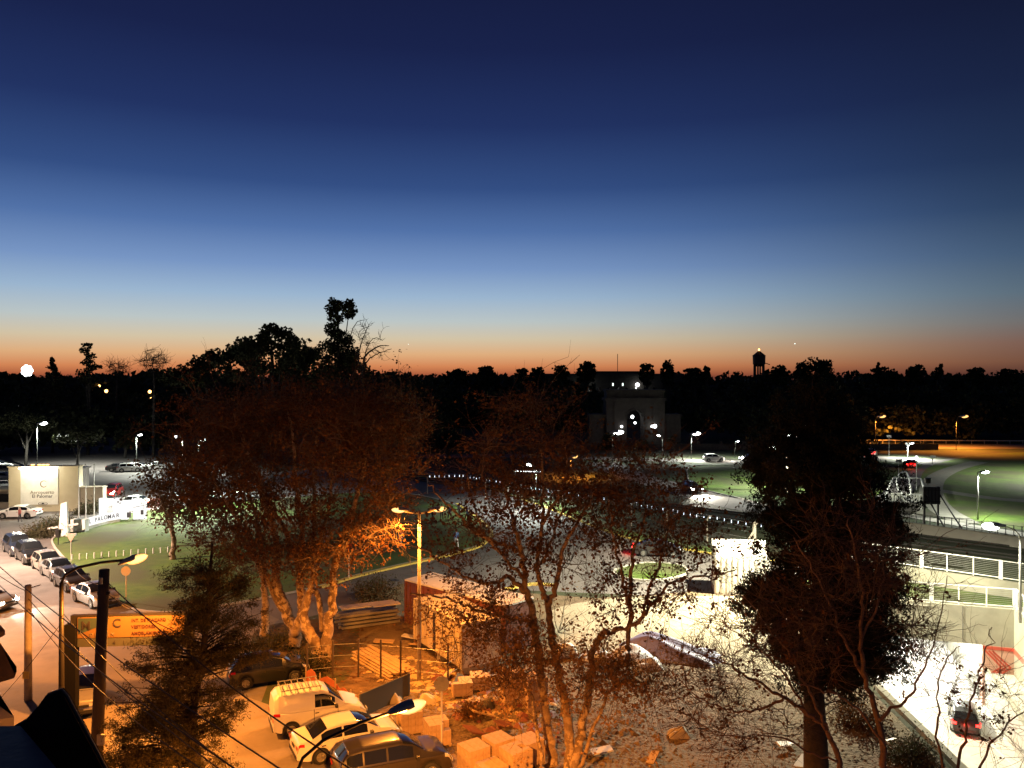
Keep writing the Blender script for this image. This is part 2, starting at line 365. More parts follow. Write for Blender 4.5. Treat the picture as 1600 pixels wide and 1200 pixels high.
gr = spline([G(*p) for p in [(1448,732),(1500,716),(1560,708),(1700,706),(2100,710),(2000,840),(1600,828),(1500,808),(1440,772)]], 4, closed=True)
sheet('lawn', [p.xy for p in gr], .024, M['grass'])
gm = spline([G(*p) for p in [(1310,722),(1420,724),(1440,728),(1395,750),(1370,775),(1300,795)]], 4, closed=True)
sheet('lawn', [p.xy for p in gm], .024, M['grass'])
ribbon('footpath', spline([G(*p) for p in [(1530,722),(1490,733),(1462,748),(1455,770),(1470,795),(1510,818)]], 6), 3.0, .04, M['path'])
ribbon('footpath', spline([G(*p) for p in [(1462,766),(1500,772),(1560,780),(1640,786),(1800,800)]], 6), 2.6, .044, M['path'])
ribbon('pavement', spline([G(*p) for p in [(1340,790),(1420,806),(1500,820),(1600,836),(1800,870)]], 6), 2.2, .05, M['concrete'])
# rail corridor
c0 = G(705,752); c1 = G(1640,872)
dirc = (c1-c0).normalized()
ribbon('railway_ballast', [c0-dirc*80, c1+dirc*60], 7.0, .055, M['ballast'])
for off in (-2.9,-1.4,1.4,2.9):
    nrm = Vector((-dirc.y, dirc.x, 0))
    mb = MB().beam(c0-dirc*80+nrm*off+Vector((0,0,.12)), c1+dirc*60+nrm*off+Vector((0,0,.12)), .07, .16)
    tag(mb.build('railway_rail', M['dark_metal']), kind='structure')
# markings
mb = MB()
mk = spline([G(*p) for p in [(1000,862),(900,820),(800,780),(730,752)]], 10)
for i in range(0, len(mk)-2, 3): mb.beam(mk[i]+Vector((0,0,.010)), mk[i+1]+Vector((0,0,.010)), .14, .008)
mb.build('road_marking', M['marking'], kind='structure')
# ------------------------------------------------------------------ underpass trench on the right
FZ = -6.45
def wall_between(name, a, b, z0, z1, th, m, side=1, kind='structure', parent=None):
    a = Vector((a[0], a[1])); b = Vector((b[0], b[1])); d = (b-a).normalized(); n = Vector((-d.y, d.x))*side*th
    return MB().prism([a, b, b+n, a+n], z0, z1).build(name, m, parent, kind=kind)
pw = (A1-A0).normalized()
sheet('underpass_road', [A0+Vector((6,18)), A1+Vector((3,18)), A2+Vector((-1,0)), A3, Vector((A5.x+2,8.0)), A5+Vector((1,0))], FZ, M['concrete'])
# walls: left, right, portal header, portal right panel, tunnel sides and ceiling
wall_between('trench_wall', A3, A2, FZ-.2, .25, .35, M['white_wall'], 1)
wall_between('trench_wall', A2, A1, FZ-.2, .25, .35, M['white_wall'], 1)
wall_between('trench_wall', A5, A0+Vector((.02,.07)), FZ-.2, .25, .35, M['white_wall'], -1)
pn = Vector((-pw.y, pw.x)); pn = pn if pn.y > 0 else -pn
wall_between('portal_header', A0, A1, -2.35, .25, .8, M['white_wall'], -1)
PR = A0+pw*1.9
wall_between('portal_panel', A0, PR, FZ, -2.352, .8, M['pink_panel'], -1)
mb = MB()
for q in (A1, PR):                                   # tunnel side walls
    dd = pn; n2 = pw*(.3 if q is A1 else -.3)
    mb.prism([q+pn*.82, q+pn*18, q+pn*18+n2, q+pn*.82+n2], FZ, -2.36)
mb.prism([A0+pn*.82, A1+pn*.82, A1+pn*18, A0+pn*18], -2.36, -2.1)
mb.prism([A0+pn*18, A1+pn*18, A1+pn*18.3, A0+pn*18.3], FZ, -2.1)
mb.build('tunnel_walls', M['white_wall'], kind='structure')
# raised walkway with ledge on the right side of the trench
n_in = Vector((-rd.y, rd.x)); n_in = n_in if n_in.x < 0 else -n_in
wk = MB().prism([A0+n_in*.03, A0+n_in*1.75, A0+n_in*1.75+rd*40, A0+n_in*.03+rd*40], FZ, -4.2)
wk.build('raised_walkway', M['concrete'], kind='structure')
wk = MB()
wk.prism([A0+n_in*1.55-pn*.02, A0+n_in*1.75-pn*.02, A0+n_in*1.75+rd*40, A0+n_in*1.55+rd*40], -4.196, -3.95)
wk.build('walkway_kerb', M['white_wall'], kind='structure')
# red stripes and chevrons
a3 = lambda v, z: Vector((v.x, v.y, z))
mb = MB()
mb.prism([A0+n_in*.01, A0+n_in*.03, A0+n_in*.03+rd*40, A0+n_in*.01+rd*40], -2.75, -2.4)
mb.prism([A0-pn*.02, A0-pn*.004, PR-pn*.004, PR-pn*.02], -2.62, -2.4)
for k in (0,.28,.56):
    z0 = -2.7-k*.3
    mb.beam(a3(A0+pw*(.2+k)-pn*.02, -3.75+.0), a3(A0+pw*(1.3+k*.8)-pn*.02, -2.7), .02, .12)
    mb.beam(a3(A0+pw*(.2+k)-pn*.02, -3.75), a3(A0+pw*(.9+k)-pn*.02, -4.3), .02, .12)
tag(mb.build('wall_stripe', M['red_paint']), kind='structure')
mb = MB()
for q_ in (3.1,6.2,9.3,12.0): mb.beam(a3(A0+pw*q_-pn*.004, -2.3), a3(A0+pw*q_-pn*.004, .2), .012, .05)
for q_ in (4,8,12,16,20): mb.beam(a3(A0+rd*q_+n_in*.006, -2.4), a3(A0+rd*q_+n_in*.006, .2), .05, .012)
mb.build('wall_joint', M['print_dark'], kind='structure')
mb = MB()
for q_ in range(2, 44, 5): mb.beam(a3(A1+Vector((-.0,-2.0-q_*.9)), FZ+.004), a3(A0+rd*q_+n_in*1.9, FZ+.004), .05, .003)
mb.build('road_joint', M['asphalt'], kind='structure')
# lane edge lines
mb = MB()
for o_ in (.6, 4.4, 8.0):
    pa = A1+Vector((o_+.3,-1)); pb = A3+Vector((o_+.2, 6))
    mb.beam(a3(pa, FZ+.006), a3(pb, FZ+.006), .12, .004)
mb.build('road_marking', M['marking'], kind='structure')
def railing(a, b, z0, h, n, wide_every, label, name='railing', group=None):
    a = Vector((a[0], a[1], z0)); b = Vector((b[0], b[1], z0)); L = (b-a).length
    root = empty(name, a, 0, label, 'railing', group); a0 = a.copy(); a = Vector((0,0,0)); b = b-a0; d = b/n
    for zz_ in (.12, h-.04): MB().beam(a+Vector((0,0,zz_)), b+Vector((0,0,zz_)), .07, .07).build('rail', M['white_paint'], root)
    for i in range(n+1):
        w = .26 if i % wide_every == 0 else .08
        mbp = MB().beam(a+d*i, a+d*i+Vector((0,0,h+.02)), w if abs(d.x) < abs(d.y) else .07, w if abs(d.x) >= abs(d.y) else .07)
        mbp = MB().box(a+d*i+Vector((0,0,h/2)), (w, .08, h+.02), rz=math.atan2(d.y, d.x)); mbp.build('post', M['white_paint'], root)
    for i in range(n):
        mm = MB(); p = a+d*i; 
        u = d.normalized(); k = 9
        for j in range(1, k):
            zq = .14+(h-.2)*j/k; mm.beam(p+u*.06+Vector((0,0,zq)), p+d-u*.06+Vector((0,0,zq)), .012, .018)
        mm.build('mesh_panel', M['galv'], root)
    return root
railing(A0+Vector((.2,.25)), A1+Vector((-2.2,1.0)), .25, 1.35, 9, 3, 'white mesh railing along the lower wall above the underpass portal', group='white railings above the underpass')
railing(A0+Vector((.2,.0)), A0+rd*12, .25, 1.35, 7, 3, 'white mesh railing at the right edge running toward the viewer', group='white railings above the underpass')
U0 = Vector((44.0,51.6)); U1 = Vector((26.5,66.7))
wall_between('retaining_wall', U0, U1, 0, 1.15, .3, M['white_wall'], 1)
ud = (U1-U0).normalized()
railing(U0+Vector((.1,.15)), U1+Vector((.1,.15)), 1.15, 1.4, 13, 3, 'white mesh railing on the upper retaining wall below the dark embankment', group='white railings above the underpass')
# raised embankment ground behind upper wall
sheet('embankment', [U0+Vector((.2,.2)), U1+Vector((.2,.3)), G(1330,836).xy, G(1400,823).xy, G(1600,852).xy, G(1900,905).xy], .05, M['dark_grass'])
sheet('grass_strip', [A0+Vector((1,1.6)), A1+Vector((-1,2.6)), U1+Vector((-.3,-.4)), U0+Vector((-.3,-.4))], .02, M['grass'])
ribbon('pavement', [Vector((*(A0+Vector((6,-.8))),0)), Vector((*(A1+Vector((-3,1.4))),0))], 1.6, .03, M['concrete'])
# far retaining wall with bright coping and path
F0 = G(1370,826).xy; F1 = G(1900,900).xy
wall_between('retaining_wall', F0, F1, 0, 1.0, .35, M['concrete'], 1)
tag(MB().prism([F0-Vector((0,.05)), F1-Vector((0,.05)), F1+Vector((0,.5)), F0+Vector((0,.5))], 1.002, 1.1).build('wall_coping', M['white_wall']), kind='structure')
# ------------------------------------------------------------------ lamps
def light(name, loc, watt, color, radius=.12, parent=None, spot=None, rot=None, blend=.6):
    ld = bpy.data.lights.new(name, 'SPOT' if spot else 'POINT'); ld.energy = watt*LK; ld.color = color; ld.shadow_soft_size = radius
    if spot: ld.spot_size = spot; ld.spot_blend = blend
    o = bpy.data.objects.new(name, ld); col.objects.link(o); o.location = loc
    if rot: o.rotation_euler = rot
    if parent: o.parent = parent
    return o
LK = 4.2
SOD = (1,.31,.038); WHT = (.95,1,.86); PNK = (1,.68,.48)
def street_lamp(base, h, arm, label, sodium=False, watt=1500, r=.09, head=.7, curved=True, group=None, polemat='galv', both=False, light_on=True, far=False, tilt=.12, color=None, cone=158, spill=.035):
    """arm: (dx, dy) horizontal reach of the arm"""
    root = empty('street_lamp', base, 0, label, 'street lamp', group)
    dv = Vector((arm[0], arm[1], 0)); L = dv.length; u = dv.normalized() if L > 0 else Vector((1,0,0))
    ph = h-.9 if curved and L > .8 else h
    MB().tube([(0,0,0),(0,0,ph*.5),(0,0,ph)], [r*1.25, r, r*.75], 10).build('pole', M[polemat], root, smooth=True)
    sides = (1,-1) if both else (1,)
    for s in sides:
        if L > .05:
            if curved: pts = [Vector((0,0,ph)), Vector((0,0,ph+.35))+u*L*.06*s, Vector((0,0,ph+.65))+u*L*.25*s, Vector((0,0,h-.05))+u*L*.6*s, Vector((0,0,h+.05))+u*L*s]
            else: pts = [Vector((0,0,h-.15)), Vector((0,0,h))+u*L*s]
            MB().tube(pts, r*.55, 8).build('arm', M[polemat], root, smooth=True)
        c = Vector((0,0,h+.06))+u*(L+head*.3)*s
        ang = math.atan2(u.y*s, u.x*s)
        hm = MB()   # housing: tapered shell over the back of the lamp
        hv = []
        prof = [(-.62,.05,.05),(-.5,.12,.10),(-.25,.17,.15),(-.02,.19,.17),(.10,.18,.16)]
        for (t, w, hh) in prof:
            for k in range(10):
                a = k/10*2*math.pi; hv.append((t*head, math.cos(a)*w*head, .03+max(math.sin(a), -.3)*hh*head))
        hf = [(i*10+k, i*10+(k+1) % 10, (i+1)*10+(k+1) % 10, (i+1)*10+k) for i in range(4) for k in range(10)]+[tuple(range(9,-1,-1)), tuple(range(40,50))]
        hm.add(hv, hf); ho = hm.build('lamp_head', M['galv'] if not far else M['dark_metal'], root, smooth=True); ho.location = c; ho.rotation_euler = (0,-tilt,ang)
        lm = MB(); lv = []; nb = 12; na = 7   # glass bowl
        for j in range(na):
            th = math.pi*(j+.35)/(na-.3)
            for k in range(nb):
                a = k/nb*2*math.pi; lv.append((-math.cos(th)*.40*head+.10*head, math.sin(th)*math.cos(a)*.19*head, math.sin(th)*math.sin(a)*.17*head-.03*head))
        lf = [(j*nb+k, (j+1)*nb+k, (j+1)*nb+(k+1) % nb, j*nb+(k+1) % nb) for j in range(na-1) for k in range(nb)]+[tuple(range(nb-1,-1,-1)), tuple(range((na-1)*nb, na*nb))]
        lm.add(lv, lf); lo = lm.build('lens', (M['lens_far_orange'] if sodium else M['lens_dim']) if far else (M['lens_orange'] if sodium else M['lens_white']), root, smooth=True)
        lo.location = c; lo.rotation_euler = (0,-tilt,ang)
        if light_on:
            light('lamp_light', c-Vector((0,0,.24*head+.14)), watt, color or (SOD if sodium else WHT), .12, root, spot=R(152 if sodium and watt > 4000 else cone), blend=.35)
            if sodium and not far and watt < 5000: light('lamp_spill', c-Vector((0,0,.35*head+.2)), watt*spill, SOD, .12, root)
    return root
# near sodium lamps
b = P(495,1215,19.0); hd = P(640,1107,20.5)
street_lamp((P(468,1250,19.2).x, 18.9, 0), hd.z, (hd.x-P(468,1250,19.2).x-.25, 1.4), 'curved black sodium street lamp, its lit head above the white sedan', True, 4700, spill=.10, r=.075, head=.95, polemat='dark_metal')
hd = P(205,880,34.6); bs = P(96,1100,34.6)
street_lamp((bs.x, 34.6, 0), hd.z+.05, (hd.x-bs.x-.3, .2), 'tall dark street lamp with curved arm over the parked cars', True, 2600, r=.11, head=1.15, polemat='dark_metal', tilt=.35)
hd = P(655,798,42)
street_lamp((hd.x, 42, 0), hd.z, (.75,.1), 'twin headed sodium street lamp beside the construction cabin', True, 1150, r=.1, head=.85, both=True, curved=False, polemat='pole_conc')
hd = P(1558,822,52); bs = P(1594,972,52)
street_lamp((bs.x, 52, 0), hd.z, (hd.x-bs.x, -.2), 'white lamp on a slim pole at the underpass railing', False, 620, head=1.5, r=.08, tilt=.1, color=(1,.95,.68))
street_lamp(G(1528,812), P(0,738,G(1528,812).y).z, (.35,-.1), 'white lamp standing in the right hand lawn', False, 1400, head=1.0, r=.09, curved=False)
def lamp_px(px, py_head, py_base, label, dx=.4, sodium=False, watt=900, head=1.0, D=None, far=False, light_on=True, curved=False, group='lamps in the middle distance', color=None):
    g = G(px, py_base); 
    return street_lamp(g, P(0, py_head, g.y).z, (dx, 0), label, sodium, watt, head=head, curved=curved, group=group, far=far, light_on=light_on, r=.06, color=color, polemat='grey_panel')
lamp_px(58,662,735,'white lamp on a tall pole behind the airport sign',.5,watt=5000,head=1.6)
lamp_px(1368,651,697,'orange street lamp left of the pair by the far main road',.9,True,6000,head=1.9,curved=True)
lamp_px(1494,651,703,'orange street lamp on the right by the far main road',1.2,True,6000,head=1.9,curved=True)
lamp_px(838,727,796,'white lamp on a post inside the rail fence',-.4,watt=2600,head=1.0)
lamp_px(892,714,745,'warm white lamp low behind the central plane tree',.2,sodium=True,watt=1500,head=1.5)
lamp_px(957,676,722,'large round white lamp in front of the stone gateway',.2,watt=300,head=2.4)
lamp_px(1080,678,718,'white lamp right of the stone gateway',.3,watt=2600,head=1.9)
lamp_px(1035,681,716,'small white lamp at the foot of the stone gateway',-.3,watt=80,head=1.0)
lamp_px(285,683,790,'slim white lamp behind the small plane tree',-.3,watt=4500,head=.9)
lamp_px(297,727,800,'bright white lamp above the giant letters',.3,watt=3800,head=1.1)
lamp_px(310,688,740,'white car park lamp behind the plane crowns',.2,watt=1200,head=1.3)
lamp_px(213,680,735,'unlit looking slim car park lamp post',.3,watt=2500,head=.9)
lamp_px(1148,690,716,'slim lamp post behind the distant white car',.2,watt=300,head=.8)
lamp_px(1230,700,938,'site floodlamp hidden behind the big dark cypress',-.6,watt=14000,head=1.0,group=None,color=(1,.93,.66))
lamp_px(-120,690,900,'street lamp just outside the left edge of the street',.5,watt=12000,head=1.0,group=None,color=PNK)
street_lamp(G(-60,1010), 8, (1.4,0), 'sodium street lamp just left of the view over the street', True, 1900, head=.9)
lamp_px(1419,693,717,'small white lamp left of the red car on the side road',.3,watt=3500,head=1.0)
lamp_px(1222,680,765,'white lamp hidden behind the cypress by the green roundabout',.5,watt=5500,head=1.2,group=None)
lamp_px(1720,665,752,'added lawn lamp out of view beyond the right edge',-.5,watt=9000,head=1.2,group=None)  # unseen lamp added to brighten the right hand lawn
# football style flood mast far left
fm = empty('flood_mast', (P(42,580,300).x, 300, 0), 0, 'distant floodlight mast glaring at the left horizon', 'floodlight')
MB().tube([(0,0,0),(0,0,18.5)], .25, 8).build('mast', M['dark_metal'], fm)
mb = MB(); mb.box((0,.5,18.6), (3.6,.4,2.4)); mb.build('frame', M['dark_metal'], fm)
lv = MB()
for q in range(8):
    rr = 0 if q == 0 else 1.45; cx_ = rr*math.cos(q/7*6.2832); cz_ = 18.6+rr*math.sin(q/7*6.2832); a = MB()
    vs = [(cx_+math.cos(t)*.85, -.01*q, cz_+math.sin(t)*.85) for t in np.linspace(0,2*math.pi,16,endpoint=False)]
    vs2 = [(x,.2,z) for x,_,z in vs]; a.add(vs+vs2, [tuple(range(16))]+[(k,(k+1)%16,16+(k+1)%16,16+k) for k in range(16)])
    a.build('floodlight', M['lens_dim'], fm)
# far pin-point lights
FAR = [(155,603,260,1,.4),(163,603,265,1,.5),(171,602,270,1,.4),(166,611,200,1,.42),(234,612,190,1,.4),(236,622,190,1,.2),(134,605,300,0,.35),(66,606,300,0,.3),(30,636,200,0,.35),(35,652,190,0,.25),(105,665,180,0,.3),
       (760,627,260,1,.7),(786,610,300,0,.4),(1010,610,260,0,.3),(1143,612,300,0,.35),(1210,636,240,0,.45),(1260,664,190,0,.4),(1247,681,170,0,.45),(1218,697,160,0,.35),(1555,635,220,0,.25),(1419,695,170,0,.3)]
for i, (x, y, D, o_, r_) in enumerate(FAR):
    p = P(x, y, D); root = empty('far_lamp', (p.x, p.y, 0), 0, 'tiny '+('orange' if o_ else 'white')+' lamp glowing among the far dark trees', 'lamp', 'tiny lamps in the far trees '+('orange' if o_ else 'white'))
    MB().tube([(0,0,0),(0,0,p.z)], .07, 5).build('pole', M['dark_metal'], root)
    a = MB(); n = 8; vs = []
    for j in range(5):
        th = math.pi*(j+.5)/5
        for k in range(n): vs.append((math.sin(th)*math.cos(k/n*6.283)*r_, math.sin(th)*math.sin(k/n*6.283)*r_, p.z+math.cos(th)*r_))
    a.add(vs, [(j*n+k, (j+1)*n+k, (j+1)*n+(k+1) % n, j*n+(k+1) % n) for j in range(4) for k in range(n)]+[tuple(range(n)), tuple(range(5*n-1,4*n-1,-1))])
    a.build('globe', M['lens_far_orange'] if o_ else M['lens_dim'], root, smooth=True)
# ------------------------------------------------------------------ underpass tunnel lights
root = empty('tunnel_light', (0,0,0), 0, 'rows of bright ceiling lights inside the underpass mouth', 'light')
for k in range(4):
    for s in (.3,.7):
        p = A0.lerp(A1, s)+pn*(2+4*k)
        MB().box((p.x, p.y, -2.46), (1.4,.3,.14)).build('lamp_tube', M['lens_white'], root)
        if k < 3: light('tunnel_lamp', (p.x, p.y, -2.8), 250, (1,1,.96), .3, root)
# ------------------------------------------------------------------ cars
KINDS = {
 'sedan': dict(L=4.5, W=1.76, wh=.31, ax=(1.38,-1.28), belt=.90,
   top=[(-2.25,.50),(-2.2,.88),(-2.1,1.0),(-1.62,1.05),(-1.0,1.36),(-.4,1.45),(.25,1.45),(.75,1.30),(1.25,1.02),(1.75,.93),(2.1,.80),(2.22,.62),(2.25,.42)], ws=(.28,1.18), rw=(-1.60,-.98), sw=[(-1.25,-.38),(-.30,.72)]),
 'hatch': dict(L=4.0, W=1.72, wh=.31, ax=(1.25,-1.2), belt=.90,
   top=[(-2.0,.50),(-1.97,.90),(-1.90,1.05),(-1.55,1.40),(-1.0,1.50),(.1,1.50),(.6,1.34),(1.1,1.05),(1.55,.95),(1.85,.82),(1.97,.62),(2.0,.42)], ws=(.15,1.02), rw=(-1.88,-1.56), sw=[(-1.45,-.5),(-.42,.62)]),
 'suv': dict(L=4.55, W=1.84, wh=.36, ax=(1.38,-1.3), belt=1.02,
   top=[(-2.27,.55),(-2.24,1.0),(-2.18,1.18),(-1.85,1.60),(-1.3,1.68),(.2,1.68),(.72,1.50),(1.2,1.18),(1.75,1.08),(2.1,.95),(2.24,.72),(2.27,.48)], ws=(.28,1.1), rw=(-2.15,-1.88), sw=[(-1.95,-1.35),(-1.28,-.42),(-.34,.66)]),
 'van': dict(L=4.2, W=1.74, wh=.32, ax=(1.38,-1.32), belt=1.05,
   top=[(-2.1,.50),(-2.08,1.1),(-2.04,1.65),(-1.85,1.84),(-1.0,1.88),(.1,1.84),(.45,1.68),(1.05,1.16),(1.45,1.02),(1.85,.86),(2.05,.64),(2.1,.42)], ws=(.36,.98), rw=None, sw=[(-.28,.62)]),
}
def car_proto(kind):
    K = KINDS[kind]; Lh = K['L']/2; hw0 = K['W']/2
    tx = np.array([p[0] for p in K['top']]); tz = np.array([p[1] for p in K['top']])
    def section(x):
        zt = float(np.interp(x, tx, tz)); e = abs(x)/Lh
        hw = hw0*(1-.10*max(0,(e-.72)/.28)**2*1.6)
        zb = .22+.10*max(0,(e-.85)/.15)
        for a in K['ax']:
            rr = K['wh']+.07; d = abs(x-a)
            if d < rr: zb = max(zb, K['wh']+math.sqrt(rr*rr-d*d))
        zs = min(K['belt']+(-.04*(x/Lh)), zt-.03)
        zs = max(zs, zb+.04); zt = max(zt, zs+.02)
        gh = min(1, max(0,(zt-zs)/.42)); rw = hw*(.93*(1-gh)+.70*gh) if kind != 'van' else hw*(.93*(1-gh)+.80*gh)
        return [(hw*.93, zb),(hw*.985, zb+.35*(zs-zb)),(hw, zb+.7*(zs-zb)),(hw*.985, zs-.02),(hw*.94, zs+.005),
                (rw+ (hw*.94-rw)*.12, zs+(zt-zs)*.86),(rw*.92, zs+(zt-zs)*.965),(rw*.5, zt),(0, zt+.012)]
    xs = sorted(set(list(np.linspace(-Lh, Lh, 34).round(3))+[round(a+d, 3) for a in K['ax'] for d in (-.4,-.37,-.3,-.2,-.1,0,.1,.2,.3,.37,.4)]+[t for t in tx]))
    secs = [section(x) for x in xs]; n = 9
    def S(x, r, side=1, off=0):
        s = section(x); i = min(int(r), n-2); f = r-i
        y = s[i][0]*(1-f)+s[i+1][0]*f; z = s[i][1]*(1-f)+s[i+1][1]*f
        return Vector((x, y*side, z))
    mb = MB(); v = []
    for x, s in zip(xs, secs):
        row = [(x, y, z) for y, z in s]+[(x, -y, z) for y, z in s[-2::-1]]
        v += row
    m_ = 2*n-1; f = []
    for i in range(len(xs)-1):
        for k in range(m_-1): f.append((i*m_+k, i*m_+k+1, (i+1)*m_+k+1, (i+1)*m_+k))
    f.append(tuple(range(m_-1, -1, -1))); f.append(tuple((len(xs)-1)*m_+k for k in range(m_)))
    mb.add(v, f)
    root = empty('parked_car', (0,0,0))
    body = mb.build('body', PAINT['white'], root, smooth=True)
    md = body.data
    # mark sharp via edge angle
    md.shade_smooth()
    try: md.set_sharp_from_angle(angle=R(38))
    except Exception: pass
    und = MB().box((0,0,.26), (K['L']*.9, K['W']*.8, .12)); 
    for a in K['ax']: und.box((a,0,K['wh']+.05), (2*K['wh']+.1, K['W']*.86, K['wh']*2*.9))
    und.build('underbody', M['plastic'], root)
    def patch(name, x0, x1, r0, r1, side, m, off=.010, nx=6, nr=4, both=False):
        mp = MB(); vs = []
        R0 = r0; 
        for i in range(nx+1):
            x = x0+(x1-x0)*i/nx
            for j in range(nr+1):
                r = r0+(r1-r0)*j/nr
                if both:   # across the car: r from side +1 (r0) through 8 to side -1
                    t = j/nr; rr = r0+(8-r0)*(1-abs(2*t-1)); sd = 1 if t <= .5 else -1
                    p = S(x, min(rr, 8), sd)
                    sl = (np.interp(x+.05, tx, tz)-np.interp(x-.05, tx, tz))/.1
                    nn = Vector((-sl, (.25 if sd > 0 else -.25)*(1 if rr < 6.5 else 0), 1)).normalized(); p = p+nn*off
                else:
                    p = S(x, r, side); p1 = S(x, min(r+.05, 8), side); p0 = S(x, max(r-.05, 0), side); dd = (p1-p0)
                    nn = Vector((0, dd.z*side, -dd.y*side*1)).normalized()
                    nn = nn if nn.y*side > 0 else -nn
                    p = p+nn*off
                vs.append(tuple(p))
        fs = [(i*(nr+1)+j, (i+1)*(nr+1)+j, (i+1)*(nr+1)+j+1, i*(nr+1)+j+1) for i in range(nx) for j in range(nr)]
        mp.add(vs, fs); return mp.build(name, m, root, smooth=True)
    patch('windscreen', K['ws'][0], K['ws'][1], 5.3, 0, 1, M['glass'], .012, 6, 10, both=True)
    if K['rw']: patch('rear_window', K['rw'][0], K['rw'][1], 5.4, 0, 1, M['glass'], .012, 5, 10, both=True)
    for sd in (1,-1):
        for (a, b_) in K['sw']: patch('side_window', a, b_, 4.12, 4.93, sd, M['glass'], .010, 8, 2)
        hl = patch('headlight', Lh-.34, Lh-.04, 2.5, 3.9, sd, M['headlight_off'], .012, 5, 3)
        tl = patch('tail_light', -Lh+.02, -Lh+.30, 2.6, 3.95, sd, M['taillight_off'], .012, 5, 3)
        mm = MB().box((K['ws'][1]-.32, sd*(hw0+.07), K['belt']+.06), (.12,.18,.13)); mm.build('mirror', M['plastic'], root)
        for (a, b_) in K['sw'][:2]: MB().box((a+.08, sd*(hw0+.012), K['belt']-.13), (.17,.03,.035)).build('door_handle', M['plastic'], root)
    for sd in (1,-1):
        for xx in sorted({K['sw'][0][0]-.04, K['sw'][-1][0]-.05, K['sw'][-1][1]+.12, K['sw'][min(1,len(K['sw'])-1)][0]-.05}):
            patch('door_seam', xx-.009, xx+.009, 1.0, 3.95, sd, M['plastic'], .005, 1, 6)
    patch('bonnet_seam', K['ws'][1]+.06, K['ws'][1]+.08, 4.6, 0, 1, M['plastic'], .006, 1, 10, both=True)
    MB().box((Lh+.005,0,.62), (.03, K['W']*.5, .12)).build('grille', M['plastic'], root)
    MB().box((Lh-.01,0,.36), (.06, K['W']*.78, .15)).build('bumper', M['plastic'], root)
    MB().box((-Lh+.01,0,.38), (.06, K['W']*.80, .15)).build('bumper', M['plastic'], root)
    MB().box((Lh+.03,0,.45), (.02,.42,.12)).build('number_plate', M['plate'], root)
    MB().box((-Lh-.012,0,.70), (.02,.42,.12)).build('number_plate', M['plate'], root)
    # head and tail lamp end faces
    for sd in (1,-1):
        MB().box((Lh+.004, sd*hw0*.70, .66), (.02,.34,.13)).build('headlight', M['headlight_off'], root)
        MB().box((-Lh-.002, sd*hw0*.76, .80), (.02,.26,.14)).build('tail_light', M['taillight_off'], root)
    # wheels
    tm = MB(); n_ = 24; prof = [(-.10,.62),(-.11,.90),(-.08,1.0),(.08,1.0),(.11,.90),(.10,.62)]
    vs = [(math.cos(k/n_*2*math.pi)*r_*K['wh'], w_, math.sin(k/n_*2*math.pi)*r_*K['wh']) for (w_, r_) in prof for k in range(n_)]
    tm.add(vs, [(i*n_+k, i*n_+(k+1) % n_, (i+1)*n_+(k+1) % n_, (i+1)*n_+k) for i in range(5) for k in range(n_)])
    tyre_me = tm.mesh('tyre', M['rubber'], True)
    rm = MB(); R_ = K['wh']*.62
    for k in range(7):
        a = k/7*2*math.pi; rm.beam((0,.085,0), (math.cos(a)*R_, .075, math.sin(a)*R_), .05, .03)
    rm.tube([(0,.02,0),(0,.1,0)], .06, 10)
    vs = [(math.cos(k/n_*2*math.pi)*r_, y_, math.sin(k/n_*2*math.pi)*r_) for (r_, y_) in ((R_,.10),(R_*.9,.10),(R_*.88,.03)) for k in range(n_)]
    rm.add(vs, [(i*n_+k, i*n_+(k+1) % n_, (i+1)*n_+(k+1) % n_, (i+1)*n_+k) for i in range(2) for k in range(n_)])
    rm.add([(math.cos(k/n_*2*math.pi)*R_, .015, math.sin(k/n_*2*math.pi)*R_) for k in range(n_)], [tuple(range(n_))])
    rim_me = rm.mesh('rim', M['alloy'])
    for a in K['ax']:
        for sd in (1,-1):
            w = bpy.data.objects.new('wheel', tyre_me); w.name = 'wheel'; col.objects.link(w); w.parent = root
            w.location = (a, sd*(hw0-.12), K['wh']); w.rotation_euler = (0, 0, 0 if sd > 0 else math.pi)
            q = bpy.data.objects.new('rim', rim_me); col.objects.link(q); q.parent = w
    return root
PROTO = {k: [car_proto(k), True] for k in KINDS}
def car(kind, loc, deg, paint, label, group=None, head=False, tail=False, name='parked_car', watt=120, cat='car'):
    pr = PROTO[kind]
    if pr[1]: o = pr[0]; pr[1] = False; fresh = True
    else: o = copy_tree(PROTO_SRC[kind])
    if kind not in PROTO_SRC: PROTO_SRC[kind] = o
    o.name = name; o.location = (loc[0], loc[1], loc[2]+.02); o.rotation_euler = (0, 0, R(deg)); tag(o, label, cat, group)
    for ch in o.children:
        nm = ch.name.split('.')[0]
        def setm(m):
            ch.material_slots[0].link = 'OBJECT'; ch.material_slots[0].material = m
        if nm == 'body': setm(PAINT[paint])
        if nm == 'headlight': setm(M['headlight_on'] if head else M['headlight_off'])
        if nm == 'tail_light': setm(M['taillight_on'] if tail else M['taillight_off'])
    if head:
        for s in (1,-1): light('headlight_beam', (KINDS[kind]['L']/2+.15, s*.6, .66), watt*8, (1,.92,.75), .06, o, spot=R(75), rot=(R(86),0,R(-90)))
    if tail: light('tail_glow', (-KINDS[kind]['L']/2-.4,0,.7), watt*.25, (1,.05,.03), .1, o)
    return o
PROTO_SRC = {}
ROW = 'cars parked in a row along the kerb of the lawn'
van = car('van', G(497,1133), 24, 'white', 'white panel van with a roof rack parked beside the white sedan', cat='van')
rack = empty('roof_rack', (0,0,0)); rack.parent = van
